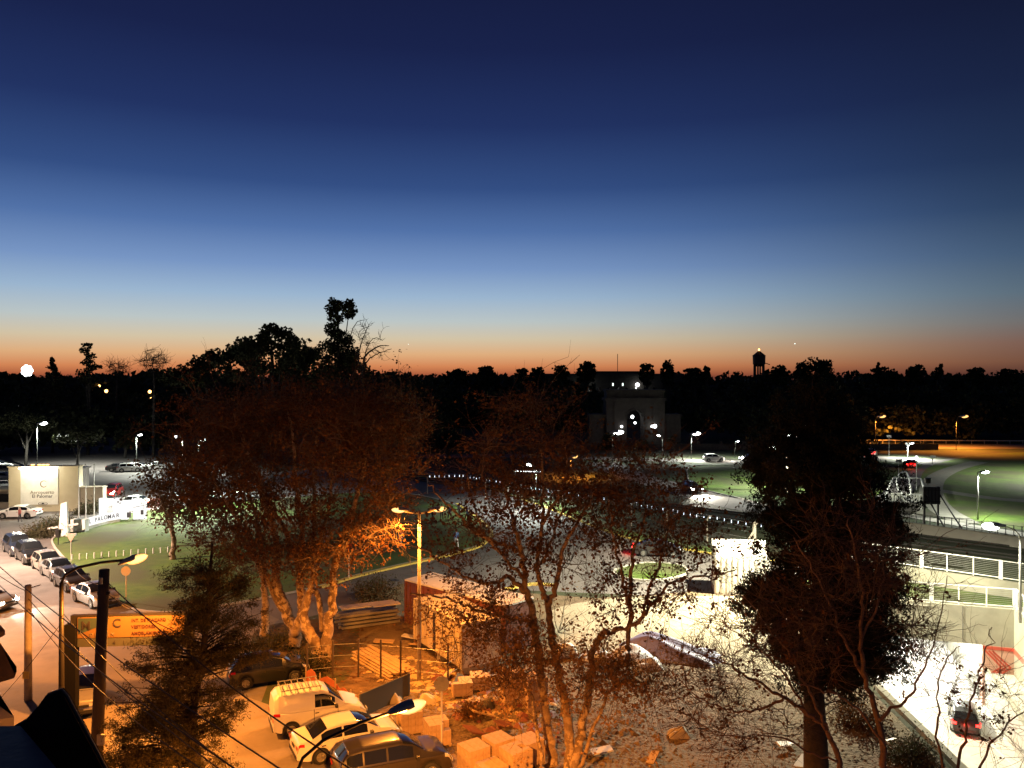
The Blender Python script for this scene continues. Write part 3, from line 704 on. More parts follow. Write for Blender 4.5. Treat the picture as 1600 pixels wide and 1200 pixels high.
for s in (-.62,.62):
    MB().beam((-1.75,s,2.02),(.05,s,2.02),.035,.035).build('rail', M['galv'], rack)
    for x in (-1.7,-1.1,-.5,0): MB().beam((x,s,1.84),(x,s,2.02),.03,.03).build('strut', M['galv'], rack)
for i in range(7): MB().beam((-1.7+i*.28,-.62,2.0),(-1.7+i*.28,.62,2.0),.03,.03).build('crossbar', M['galv'], rack)
for o in van.children:
    if o.name.startswith('grille'): pass
car('sedan', G(541,1172), 27, 'white', 'white sedan parked between the panel van and the brown SUV', cat='car')
car('suv', G(612,1216), 24, 'dark', 'dark brown SUV at the bottom edge in front of the white sedan', cat='car')
car('hatch', G(419,1064), 24, 'black', 'black hatchback mostly hidden behind the white van')
car('hatch', G(131,1101), -68, 'silver', 'pale hatchback parked nose forward beneath the billboard posts')
for (x, y, k, pnt, lb, dg) in [(28,872,'suv','blue','dark blue SUV farthest back in the kerb row',-47),(48,884,'suv','black','black SUV second from the back of the kerb row',-47),(74,898,'hatch','beige','pale hatchback third from the back of the kerb row',-46),
        (90,910,'sedan','silver','light silver sedan fourth from the back of the kerb row',-46),(112,927,'hatch','dark','dark hatchback just behind the silver front car of the row',-44),(148,951,'sedan','silver','bright silver sedan at the near end of the kerb row',-40)]:
    car(k, G(x, y-9 if y > 900 else y-8), dg, pnt, lb, ROW)
car('sedan', G(30,809), 184, 'white', 'white sedan on the road before the airport sign')
car('sedan', G(-28,952), -12, 'silver', 'car at the left edge with glaring headlights', head=True, watt=30, name='moving_car')
car('hatch', G(1080,769), -78, 'dark', 'car with glaring headlights on the curved road', head=True, watt=260, name='moving_car')
car('hatch', G(1115,721), 3, 'white', 'distant white hatchback passing the green roundabout', name='moving_car')
car('hatch', G(1424,731), 62, 'red', 'red car with lit tail lights on the side road', tail=True, watt=80, name='moving_car')
car('sedan', G(1362,712), 60, 'silver', 'distant car with tail lights at the edge of the cypress', tail=True, watt=60, name='moving_car')
car('sedan', G(1175,721), 182, 'dark', 'distant dark car half hidden by the cypress', head=True, watt=60, name='moving_car')
car('sedan', G(1028,868), -12, 'dark', 'dark car with tail lights on the road behind the site', tail=True, watt=60, name='moving_car')
tc = Vector(((1506-800)/FP*51.5, 51.5, FZ))
car('hatch', tc, 64, 'black', 'dark car with red tail lights entering the underpass', tail=True, watt=60, name='moving_car')
car('suv', G(175,776), -80, 'red', 'car with headlights on behind the giant white letters', head=True, watt=120, name='moving_car')
car('sedan', G(208,792), 176, 'white', 'white car stopped behind the giant letters', name='moving_car', tail=True, watt=60)
car('hatch', G(262,789), 176, 'silver', 'silver car in the queue right of the letters', name='moving_car', head=True, watt=60)
car('sedan', G(330,783), 176, 'white', 'white car in the queue behind the plane trees', name='moving_car', head=True, watt=60)
car('hatch', G(395,777), 176, 'silver', 'silver car farthest right in the queue', name='moving_car', head=True, watt=60)
LOT = 'cars in the airport car park'
for (x, y, k, pnt, dg, lb) in [(188,736,'sedan','dark',20,'dark sedan at the left end of the car park row'),(203,737,'hatch','silver',20,'silver hatchback beside the car park lamp post'),(216,736,'hatch','white',18,'white hatchback right of the car park lamp post'),(250,733,'sedan','silver',20,'silver sedan at the far right of the car park row'),
        (4,752,'sedan','silver',10,'silver sedan at the left frame edge behind the sign'),(-4,735,'suv','white',5,'white SUV at the left frame edge under the lamp'),(12,740,'hatch','dark',10,'dark hatchback just left of the airport sign')]:
    car(k, G(x, y), dg, pnt, lb, LOT)
# ------------------------------------------------------------------ signs, letters, billboard
def text(body, size, m, parent, loc, rot, depth=.02, name='lettering', align='CENTER', sx=1.0, spacing=1.0, bold=False):
    cu = bpy.data.curves.new(name, 'FONT'); cu.body = body; cu.size = size; cu.extrude = depth/2; cu.align_x = align; cu.align_y = 'CENTER'; cu.space_character = spacing
    if bold: cu.offset = size*.008
    cu.resolution_u = 3
    t = bpy.data.objects.new('tmp', cu); col.objects.link(t)
    dg = bpy.context.evaluated_depsgraph_get(); me = bpy.data.meshes.new_from_object(t.evaluated_get(dg)); bpy.data.objects.remove(t)
    me.materials.clear(); me.materials.append(m)
    o = bpy.data.objects.new(name, me); col.objects.link(o); o.parent = parent; o.location = loc; o.rotation_euler = rot; o.scale = (sx,1,1); return o
# airport sign
D = G(60,798).y
g = G(72,798); 
sg = empty('airport_sign', (P(72,0,D).x, D, 0), R(4), 'cream airport sign wall with a brightly lit panel and round logo', 'sign')
k = D/FP
MB().box((0,0,34.5*k), (104*k,1.2,69*k)).build('wall', M['cream'], sg)
MB().box((0,0,69.8*k), (107*k,1.5,1.6*k)).build('coping', M['cream'], sg)
MB().box((-5.5*k,-.66,39*k), (56*k,.12,56*k)).build('panel', M['white_paint'], sg)
MB().box((-5.5*k,-1.05,67.5*k), (56*k,.14,.12)).build('light_strip', M['lens_white'], sg)
for x in (-22,-6,10): light('sign_light', (x*k,-4.2,60*k), 85, (1,.84,.55), .15, sg)
MB().box((70*k,.1,18*k), (36*k,1.0,36*k)).build('side_wall', M['tan'], sg)
MB().box((70*k,.1,36.4*k), (38*k,1.3,.12)).build('coping', M['tan'], sg)
fr = (R(90),0,0)
text('Aeropuerto', 7.4*k, M['print_grey'], sg, (-1*k,-.74,30*k), fr)
text('El Palomar', 7.2*k, M['print_dark'], sg, (-1*k,-.74,24*k), fr, bold=True)
cr = MB(); n = 28
for i in range(n-5):
    a = i/n*2*math.pi+.6; a2 = (i+1)/n*2*math.pi+.6; w = 1.6*k*(.3+.7*math.sin(math.pi*i/(n-5)))
    r0 = 5.4*k; cr.add([(math.cos(t)*rr, 0, math.sin(t)*rr) for t, rr in ((a,r0-w),(a2,r0-w),(a2,r0),(a,r0))], [(0,1,2,3)])
o = cr.build('round_logo', M['print_grey'], sg); o.location = (1*k,-.735,43*k)
el = MB(); n = 24
el.add([(math.cos(i/n*6.2832)*rr*1.0, 0, math.sin(i/n*6.2832)*rr*.38) for rr in (7*k,6*k) for i in range(n)], [(i,(i+1)%n,n+(i+1)%n,n+i) for i in range(n)])
el.box((0,0,.2*k), (3.2*k,.02,2.4*k)); el.box((0,0,-.4*k), (8*k,.02,.8*k))
o = el.build('oval_logo', M['print_dark'], sg); o.location = (0,-.735,12.5*k)
MB().box((0,-.735,8.2*k), (27*k,.02,.35*k)).build('print_line', M['print_grey'], sg)
for x in (-24,-14,-8,-2): MB().box((x*k+2*k,.3,71.5*k), (4*k,.2,1.2*k)).build('roof_lamp', M['lens_far_orange'], sg)
# low building / booth at far left edge
bt = empty('guard_booth', G(5,792), 0, 'low booth with an orange glow left of the airport sign', 'building')
MB().box((0,0,1.1), (4.5,2.5,2.2)).build('wall', M['tan'], bt); MB().box((0,-.3,2.3), (5.2,3.4,.2)).build('roof', M['cream'], bt)
MB().box((.3,-1.28,1.3), (2.6,.06,1.0)).build('window', M['glass'], bt)
# white shed right of sign
sh = empty('white_kiosk', G(114,762), 0, 'small white kiosk behind the low tan wall with a red flag', 'kiosk')
MB().box((0,0,1.4), (3.4,2.5,2.8)).build('wall', M['white_paint'], sh); MB().box((-.5,-1.28,1.5), (1.2,.06,1.2)).build('window', M['glass'], sh)
MB().prism([(-1.9,-1.5),(1.9,-1.5),(1.9,1.5),(-1.9,1.5)], 2.8, 2.95).build('roof', M['white_paint'], sh)
light('kiosk_light', (0,-2.5,2.5), 60, WHT, .1, sh)
# flag poles
for (x, yb, yt, lb) in [(123,812,731,'leftmost of the three bare flagpoles by the low wall'),(134,810,727,'middle one of the three bare flagpoles'),(147,806,727,'rightmost of the three bare flagpoles near the letters')]:
    g = G(x, yb); fp = empty('flagpole', g, 0, lb, 'flagpole', 'flagpoles in front of the sign')
    h = P(0, yt, g.y).z
    MB().tube([(0,0,0),(0,0,h)], [.07,.04], 8).build('pole', M['white_paint'], fp, smooth=True); MB().tube([(0,0,h),(0,0,h+.12)], .07, 8).build('finial', M['galv'], fp)
# obelisk-like white monument
g = G(100,838); mo = empty('monument', g, R(10), 'pale pointed monument on a cross shaped base at the lawn tip', 'monument')
MB().add([(-.45,-.3,0),(.45,-.3,0),(.45,.3,0),(-.45,.3,0),(-.25,-.15,3.3),(.28,-.15,3.5),(.28,.15,3.5),(-.25,.15,3.3)], [(0,1,5,4),(1,2,6,5),(2,3,7,6),(3,0,4,7),(4,5,6,7)]).build('shaft', M['white_paint'], mo)
MB().box((0,0,.12), (2.2,.5,.24)).build('base', M['white_paint'], mo); MB().beam((-1.4,-.3,.9),(1.2,.3,1.15),.4,.16).build('wing', M['white_paint'], mo)
# EL PALOMAR curved wall
lt_white = emit('glowing_white_panel', (1,.98,.94), 1.15, True)  # even white emission put into the letter blocks and name wall panel
ep = empty('name_wall', G(158,820), 0, 'curved white wall reading EL PALOMAR in black letters', 'sign')
c0_ = G(158,820)
pts = [G(134,829)-c0_, G(150,824)-c0_, G(168,819.5)-c0_, G(188,816)-c0_]
sp = spline(pts, 5); wl = MB(); n = len(sp)
wl.add([(p.x,p.y,.35) for p in sp]+[(p.x,p.y,1.25) for p in sp]+[(p.x,p.y+.25,1.25) for p in sp]+[(p.x,p.y+.25,.35) for p in sp], [(i,i+1,n+i+1,n+i) for i in range(n-1)]+[(n+i,n+i+1,2*n+i+1,2*n+i) for i in range(n-1)])
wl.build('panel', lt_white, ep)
w2 = MB(); w2.add([(p.x,p.y+.02,0) for p in sp]+[(p.x,p.y+.02,.35) for p in sp]+[(p.x,p.y+.3,.35) for p in sp], [(i,i+1,n+i+1,n+i) for i in range(n-1)]+[(n+i,n+i+1,2*n+i+1,2*n+i) for i in range(n-1)]); w2.build('plinth', M['concrete'], ep)
s_ = 'EL PALOMAR'; 
cum = [0]
for i in range(n-1): cum.append(cum[-1]+(sp[i+1]-sp[i]).length)
for i, ch in enumerate(s_):
    if ch == ' ': continue
    q = cum[-1]*(.06+.88*i/(len(s_)-1)); j = max(0, min(n-2, int(np.searchsorted(cum, q))-1)); f_ = (q-cum[j])/(cum[j+1]-cum[j]); p = sp[j].lerp(sp[j+1], f_); d_ = sp[j+1]-sp[j]
    text(ch, .62, M['print_dark'], ep, (p.x+.02, p.y-.05, .8), (R(90),0,math.atan2(d_.y,d_.x)), name='letter', bold=True)
MB().box(tuple(G(123,831)-c0_+Vector((0,.2,.65))), (1.5,.8,1.3)).build('end_block', M['white_paint'], ep)
# giant letters
gl_root = empty('giant_letters', G(195,812), R(3), 'group of giant glowing white block letters on the lawn edge', 'monument')
kk = G(195,812).y/FP
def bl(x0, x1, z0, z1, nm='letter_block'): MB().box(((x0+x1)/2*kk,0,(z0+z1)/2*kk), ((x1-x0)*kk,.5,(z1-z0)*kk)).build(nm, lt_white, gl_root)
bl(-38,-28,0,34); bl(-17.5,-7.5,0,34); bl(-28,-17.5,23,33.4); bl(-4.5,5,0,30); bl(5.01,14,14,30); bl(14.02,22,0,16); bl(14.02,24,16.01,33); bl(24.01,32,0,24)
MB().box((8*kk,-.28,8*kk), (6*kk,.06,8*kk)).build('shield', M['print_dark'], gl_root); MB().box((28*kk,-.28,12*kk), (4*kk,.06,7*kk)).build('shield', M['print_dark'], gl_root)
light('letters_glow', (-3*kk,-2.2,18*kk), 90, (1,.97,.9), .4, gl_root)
# round road sign near lamp, triangular sign, rear side signs
def road_sign(g, h, label, shape='disc', r=.36, m='white_paint', face=-90, name='road_sign'):
    rt = empty(name, g, 0, label, 'road sign'); MB().tube([(0,0,0),(0,0,h)], .035, 8).build('post', M['white_paint'], rt)
    a = MB(); n = 20 if shape == 'disc' else 3; ph = 0 if shape == 'disc' else -math.pi/2
    vs = [(math.cos(i/n*6.2832+ph)*r, -.05, h+math.sin(i/n*6.2832+ph)*r) for i in range(n)]; vs += [(x,y+.02,z) for x,y,z in vs]
    a.add(vs, [tuple(range(n)), tuple(range(2*n-1,n-1,-1))]+[(i,(i+1)%n,n+(i+1)%n,n+i) for i in range(n)]); a.build('sign_face', M[m], rt); return rt
road_sign(G(197,942), P(0,892,G(197,942).y).z, 'round pale road sign on a white post under the left street lamp', r=.34, m='cream')
road_sign(G(111,878), P(0,838,G(111,878).y).z, 'triangular yield sign at the lawn tip behind the parked cars', 'tri', .5, 'pink_panel')
road_sign(G(690,1172), P(0,1068,G(690,1172).y).z, 'grey round sign seen from behind beside the brick pallets', r=.33, m='galv')
road_sign(G(545,905), P(0,853,G(545,905).y).z, 'small red round sign at the lawn beside the plane trunk', r=.28, m='red_paint')
# dark bin-like object by lawn tip
bn = empty('waste_bin', G(91,852), 0, 'dark waste bin on a post at the lawn tip', 'bin')
MB().tube([(0,0,0),(0,0,1.0)], .05, 6).build('post', M['dark_metal'], bn); MB().tube([(0,0,.75),(0,0,1.5)], [.2,.28], 10).build('bucket', M['dark_metal'], bn)
# little bollards over the lawn
for i in range(14):
    x = 113+i*11.5; y = 876-((i*.95)); g = G(x, y)
    o = MB().tube([(0,0,0),(0,0,.55)], .06, 6).build('bollard', M['white_paint']); o.location = g; tag(o, 'short white bollard in the line across the lawn', 'bollard', 'white bollards across the lawn')
# billboard in the left foreground
Db = 37.0; kb = Db/FP
bb = empty('billboard', (P(112,0,Db).x, Db, 0), R(5), 'orange shop billboard on a thick dark post, left foreground', 'billboard')
z_ = lambda py: CH-(py-HY)*kb
MB().box((0,0,z_(975)/2), (.5,.4,z_(975))).build('post', M['roof_black'], bb)
MB().box((178*kb,.2,z_(975)/2), (.3,.3,z_(975))).build('post', M['dark_metal'], bb)
Wb = 176*kb
MB().box((Wb/2,0,z_(985)), (Wb,.25,z_(962)-z_(1010))).build('frame', M['dark_metal'], bb)
MB().box((Wb/2+4*kb,-.14,z_(980)), (Wb-14*kb,.05,z_(964)-z_(996))).build('orange_panel', M['orange_panel'], bb)
MB().box((Wb/2+4*kb,-.14,z_(1003.5)), (Wb-14*kb,.05,z_(997.5)-z_(1010))).build('phone_strip', M['grey_panel'], bb)
tr = MB(); zt = z_(965); zbm = z_(990); tr.add([(12*kb,-.172,zt),(12*kb,-.172,zbm),(50*kb,-.172,z_(976)),(60*kb,-.172,zt)], [(0,1,2,3)]); tr.build('teal_wedge', M['teal_panel'], bb)
text('M', 19*kb, M['print_dark'], bb, (24*kb,-.19,z_(977)), fr, name='letter', bold=True); text('&', 9*kb, M['print_dark'], bb, (43*kb,-.19,z_(978)), fr, name='letter'); text('C', 19*kb, M['print_dark'], bb, (70*kb,-.19,z_(974)), fr, name='letter', bold=True)
text('DESIGN', 7.5*kb, M['print_grey'], bb, (48*kb,-.19,z_(991)), fr, spacing=1.6)
for i, s_ in enumerate(['INT. DE PLACARD','VESTIDORES','AMOBLAMIENTOS']): text(s_, 6.5*kb, M['print_red'], bb, (92*kb,-.19,z_(970+i*10.2)), fr, align='LEFT', bold=True)
text('4  1 1 - 7', 8*kb, M['print_dark'], bb, (88*kb,-.19,z_(1004)), fr, spacing=1.5)
# ------------------------------------------------------------------ poles and cables in the left foreground
def pole(pxx, ytop, D, r, m, label, name='utility_pole', lean=0):
    zt = CH-(ytop-HY)*D/FP; x = (pxx-800)/FP*D
    rt = empty(name, (x, D, 0), 0, label, 'pole'); MB().tube([(-lean,0,0),(0,0,zt)], [r*1.25,r], 10).build('shaft', M[m], rt, smooth=True); return rt, zt
p1, z1 = pole(44, 914, 39.5, .15, 'pole_conc', 'pale concrete pole with a yellow notice at the street edge')
MB().box((.0,-.2,z1-4.4), (.3,.03,.35)).build('yellow_notice', M['yellow'], p1)
MB().beam((.1,0,z1-.15),(.6,0,z1),.05,.05).build('bracket', M['galv'], p1)
p2, z2 = pole(163, 890, 31.0, .19, 'pole_wood', 'thick dark wooden pole crossing in front of the billboard', lean=.35)
MB().box((.0,-.05,z2-.9), (.45,.12,.12)).build('crossarm', M['dark_metal'], p2); MB().tube([(.0,-.25,z2-.5),(0,-.25,z2-.25)], .06, 8).build('insulator', M['galv'], p2)
MB().box((0,-.25,z2-7.1+.6), (.28,.1,.4)).build('meter_box', M['galv'], p2)
cabs = [((0,838),(163,905),45,31,'from the left edge to the wooden pole head'),]
def cable(a, b, sag, label, r=.018):
    a = Vector(a); b = Vector(b); pts = []
    for i in range(17):
        t = i/16; p = a.lerp(b, t); p.z -= sag*4*t*(1-t); pts.append(tuple(p-a))
    o = MB().tube(pts, r, 5).build('cable', M['cable'], smooth=True); o.location = a; tag(o, label, 'cable', 'overhead cables in the left foreground'); return o
cable(P(-20,868,40), P(640,1330,14), .4, 'long black cable crossing low over the silver car bonnet', .02)
cable(P(-20,895,39), P(560,1330,14), .45, 'black cable second from the top at the left edge', .02)
cable(P(-20,885,42), P(44,925,39.5), .1, 'short black cable running to the pale concrete pole')
cable(P(163,905,31), P(760,1330,15), .5, 'black cable from wooden pole head past the van', .022)
cable(P(44,935,39.5), P(520,1330,15), .5, 'black cable from concrete pole down past the billboard')
cable(P(44,950,39.5), P(480,1300,16), .9, 'sagging black cable below the pole bracket')
cable(P(100,960,34.6), P(560,1330,16), .6, 'black cable leaving the curved lamp post')
cable(P(163,915,31), P(110,878,62), .4, 'black cable from wooden pole toward the lawn tip')
cable(P(0,1092,35), P(100,968,34.6), .1, 'thin cable rising from left roof to lamp post', .012)
cable(P(163,925,31), P(330,1010,25), .15, 'thin cable entering the dark pine crown', .014)
# ------------------------------------------------------------------ near roofs bottom left
nr = empty('dark_roof_house', (0,0,0), 0, 'near black roof with a pointed gable, bottom left corner', 'roof')
zr = 10.1
m_ = MB(); rp = [G(*p, zr) for p in [(-120,1137),(32,1134),(88,1200),(150,1400),(200,2200),(-900,2200)]]
m_.prism([p.xy for p in rp], zr-.3, zr).build('roof_slope', M['roof_dark'], nr)
m_ = MB(); Dg = G(0,1134,zr).y+.05
ed = [P(x, y, Dg) for x, y in [(20,1138),(40,1126),(58,1106),(72,1087),(92,1080),(101,1090),(160,1200),(288,1440),(20,1440)]]
vs = [tuple(p) for p in ed]+[(p.x, p.y+.15, p.z) for p in ed]; n = len(ed)
m_.add(vs, [tuple(range(n)), tuple(range(2*n-1,n-1,-1))]+[(i,(i+1)%n,n+(i+1)%n,n+i) for i in range(n)]); m_.build('gable', M['roof_black'], nr)
m_ = MB(); m_.tube([ed[i]+Vector((0,.08,.0)) for i in range(0,8)], .025, 6).build('ridge_cap', M['roof_dark'], nr)
ev = empty('eave_house', (0,0,0), 0, 'tiled roof corners jutting in at the left edge', 'roof')
m_ = MB(); De = 24
e1 = [P(-90,990,De), P(-5,970,De), P(8,985,De), P(-20,1000,De-1)]; e2 = [P(-90,1000,De-1), P(0,1004,De-1), P(26,1042,De-1), P(22,1052,De-1), P(-90,1085,De-2)]
for e_ in (e1, e2):
    n = len(e_); m_.add([tuple(p) for p in e_]+[tuple(p-Vector((0,0,.14))) for p in e_], [tuple(range(n)), tuple(range(2*n-1,n-1,-1))]+[(i,(i+1)%n,n+(i+1)%n,n+i) for i in range(n)])
m_.build('roof_slope', M['tile_roof'], ev)
m_ = MB(); e3 = [P(-60,1060,De-2), P(0,1085,De-2), P(22,1120,De-2), P(-60,1135,De-3)]; n = 4
m_.add([tuple(p) for p in e3]+[tuple(p-Vector((0,0,.5))) for p in e3], [tuple(range(n))]+[(i,(i+1)%n,n+(i+1)%n,n+i) for i in range(n)]); m_.build('canopy', M['tan'], ev)
#TAIL
# ------------------------------------------------------------------ vegetation generators
def sample_vol(ells, n, rg, surf=.45):
    w = np.array([e[3]*e[4]*e[5] for e in ells]); w = w/w.sum(); idx = rg.choice(len(ells), n, p=w)
    d = rg.normal(size=(n,3)); d /= np.linalg.norm(d, axis=1, keepdims=True); r = rg.random(n)**surf
    out = np.zeros((n,3))
    for i, e in enumerate(ells):
        m = idx == i; k = e[2]/FP; c = np.array(P(e[0], e[1], e[2]))
        out[m] = c+d[m]*r[m, None]*np.array([e[3]*k, e[5], e[4]*k])
    return out
def curve_between(S, T, up, k, rg, wob):
    S = np.asarray(S); T = np.asarray(T); d = np.linalg.norm(T-S, axis=1, keepdims=True)
    C = S+(T-S)*.45+np.array([0,0,1.])*d*up+rg.normal(size=S.shape)*d*wob
    t = np.linspace(0,1,k)[None,:,None]
    pts = (1-t)**2*S[:,None]+2*(1-t)*t*C[:,None]+t*t*T[:,None]
    pts[:,1:-1] += rg.normal(size=pts[:,1:-1].shape)*d[:,None]*wob*.12
    return pts
def grow_tree(name, label, base, limbs, vol, n1, n2, n3, leaf_n, leaf_s, bark, leafm, seed, cat='tree', group=None, twig=(.5,1.3), lr=(.055,.022,.009), up=.12, trunk_n=10, clump=.25, twigm='twig', leaf_low=None, leafm2=None, start=.35):
    rg = np.random.default_rng(seed); base = Vector(base)
    root = empty(name, base, 0, label, cat, group); B = np.array(base)
    nodes = []
    for li, (pts, r0, r1) in enumerate(limbs):
        sp = spline(pts, 5); n = len(sp); rr = [r0+(r1-r0)*(i/(n-1))**.8 for i in range(n)]
        arr = np.array([tuple(p) for p in sp])-B
        arr[1:-1] += rg.normal(size=arr[1:-1].shape)*.04
        mb = MB().tube([tuple(p) for p in arr], rr, trunk_n)
        mb.build('trunk' if li == 0 else 'limb', M[bark], root, smooth=True)
        nodes.append(arr[int(n*start):])
    N = np.concatenate(nodes)
    T1 = sample_vol(vol, n1, rg)-B; S1 = np.zeros_like(T1)
    order = np.argsort(np.linalg.norm(T1[:,None]-N[None], axis=2).min(1)); polys1 = []
    allN = N.copy()
    for o in order:
        d = np.linalg.norm(allN-T1[o], axis=1)+.9*np.maximum(0, allN[:,2]-T1[o][2]-.3); s = allN[d.argmin()]
        pl = curve_between(s[None], T1[o][None], up, 7, rg, .12)[0]; polys1.append(pl); allN = np.concatenate([allN, pl[2:]])
    P1 = np.stack(polys1); L1 = np.linalg.norm(P1[:,-1]-P1[:,0], axis=1)
    r1 = np.clip(lr[0]*(.5+.35*L1), lr[1]*1.1, lr[0]*2.2)
    R1 = r1[:,None]*np.linspace(1,.3,7)[None]
    sm = MB(); v, f = tubes(P1, R1, 6); sm.add(v, f)
    N2 = P1[:,1:].reshape(-1,3)
    T2 = np.concatenate([sample_vol(vol, n2//2, rg)-B, N2[rg.integers(0,len(N2),n2-n2//2)]+rg.normal(size=(n2-n2//2,3))*1.0])
    S2 = np.zeros_like(T2)
    for i in range(0, len(T2), 200):
        d = np.linalg.norm(T2[i:i+200,None]-N2[None], axis=2)+.7*np.maximum(0, N2[None,:,2]-T2[i:i+200,None,2]-.2); S2[i:i+200] = N2[d.argmin(1)]
    P2 = curve_between(S2, T2, up, 5, rg, .14); v, f = tubes(P2, np.full((len(P2),1), lr[1])*np.linspace(1,.4,5)[None], 4); sm.add(v, f)
    N3 = P2[:,1:].reshape(-1,3); D3 = (P2[:,1:]-P2[:,:-1]).reshape(-1,3); D3 /= np.linalg.norm(D3, axis=1, keepdims=True)+1e-6
    ii = rg.integers(0, len(N3), n3); dd = D3[ii]*.8+rg.normal(size=(n3,3))*.7+np.array([0,0,.15]); dd /= np.linalg.norm(dd, axis=1, keepdims=True)
    T3 = N3[ii]+dd*rg.uniform(twig[0], twig[1], (n3,1)); P3 = curve_between(N3[ii], T3, .05, 4, rg, .12)
    v, f = tubes(P3, np.full((n3,1), lr[2])*np.linspace(1,.5,4)[None], 3); sm.add(v, f)
    sm.build('twigs', M[twigm], root, kind='stuff')
    if leaf_n:
        src = P3[:,1:].reshape(-1,3)
        if leaf_low is not None:
            zl, fr = leaf_low; keep = (src[:,2]+B[2] < zl) | (rg.random(len(src)) < fr); src = src[keep]
        # leaves gather on a subset of twigs so that clumps and gaps appear
        hub = src[rg.integers(0, len(src), max(1, leaf_n//9))]
        C = hub[rg.integers(0, len(hub), leaf_n)]+rg.normal(size=(leaf_n,3))*clump
        half = leaf_n//2 if leafm2 else leaf_n
        cm = MB(); v, f = leaves(C[:half], rg.uniform(.6,1.25,half)*leaf_s, .8, rg=rg); cm.add(v, f, 0)
        if leafm2: v, f = leaves(C[half:], rg.uniform(.6,1.25,leaf_n-half)*leaf_s, .8, rg=rg); cm.add(v, f, 1)
        cm.build('crown', [M[leafm]]+([M[leafm2]] if leafm2 else []), root, kind='stuff')
    return root
def PP(D, *p): return [P(a[0], a[1], a[2] if len(a) > 2 else D) for a in p]
# --- big plane trees, left cluster
DA = 45
grow_tree('plane_tree', 'largest plane tree, forked orange lit trunk rising left of centre', G(458,1008), [
    (PP(47,(458,1010),(462,985),(450,960),(438,930),(430,905),(432,870),(428,830),(412,780),(398,740),(380,690),(365,640)), .42, .07),
    (PP(46.5,(461,990),(472,960),(470,925),(468,905),(474,870),(470,820),(462,760),(458,700),(450,640)), .33, .06),
    (PP(46.8,(452,965),(430,935),(418,905),(400,870),(375,820),(350,780),(330,740)), .2, .05),
    (PP(46.5,(470,905),(455,850),(440,820),(425,797),(412,765),(398,720)), .2, .05)],
    [(390,700,47,100,80,4.5),(320,760,47,70,50,3.5),(440,640,48,110,45,4),(450,790,45,90,55,3.5),(365,840,46,85,40,3),(430,865,45.5,75,40,2.6),(330,660,48,60,55,3)], 100, 1000, 5200, 12500, .18, 'bark_plane', 'leaf_plane', 11, leafm2='leaf_plane2', group='plane trees of the central cluster')
grow_tree('plane_tree', 'leaning plane tree with a pale patchy trunk right of the forked one', G(503,1040), [
    (PP(45,(503,1042),(498,1015),(485,990),(474,968),(478,940),(490,905,45.5),(488,860,46),(492,800,46.5),(488,740,47),(495,680,47)), .42, .06),
    (PP(45,(508,1038),(512,1000),(513,965),(521,950),(520,895),(532,852),(548,810),(565,750),(574,705),(585,650)), .36, .06),
    (PP(45,(523,930),(522,900),(535,860),(558,820),(585,780),(610,745)), .16, .05),
    (PP(45.4,(505,985),(500,945),(490,915),(487,885),(500,840),(515,790),(520,730),(530,660)), .2, .05)],
    [(560,690,45,95,75,4.5),(540,630,46,110,40,4),(620,740,45,60,70,3.5),(640,660,45,50,50,3),(560,815,44.5,85,40,3),(500,865,44.2,75,45,2.4),(560,850,44,50,30,2)], 100, 1000, 5200, 13500, .18, 'bark_plane', 'leaf_plane', 12, leafm2='leaf_plane2', group='plane trees of the central cluster')
grow_tree('plane_tree', 'slim straight plane tree beside the road at the left of the cluster', G(412,992), [
    (PP(49.5,(412,993),(414,960),(413,930),(412,902),(410,860),(400,810),(385,750),(372,690)), .30, .06),
    (PP(49.5,(412,905),(395,870),(365,830),(340,800)), .12, .04)],
    [(360,780,50,65,80,3.5),(370,690,51,75,55,3.5),(385,850,49,50,40,2.5)], 35, 380, 1700, 5500, .19, 'bark_plane', 'leaf_plane', 13, leafm2='leaf_plane2', group='plane trees of the central cluster')
grow_tree('plane_tree', 'small brown leaved plane tree on the lawn near the giant letters', G(270,872), [
    (PP(70,(270,874),(271,845),(267,800),(270,760),(280,715)), .28, .06), (PP(70,(268,820),(250,780),(245,740)), .12, .05), (PP(70,(268,810),(295,770),(310,730)), .12, .05)],
    [(278,740,70,48,50,4),(300,790,70,45,40,3.5),(250,790,70,28,35,3)], 30, 250, 1200, 6500, .24, 'bark_plane', 'leaf_plane2', 14)
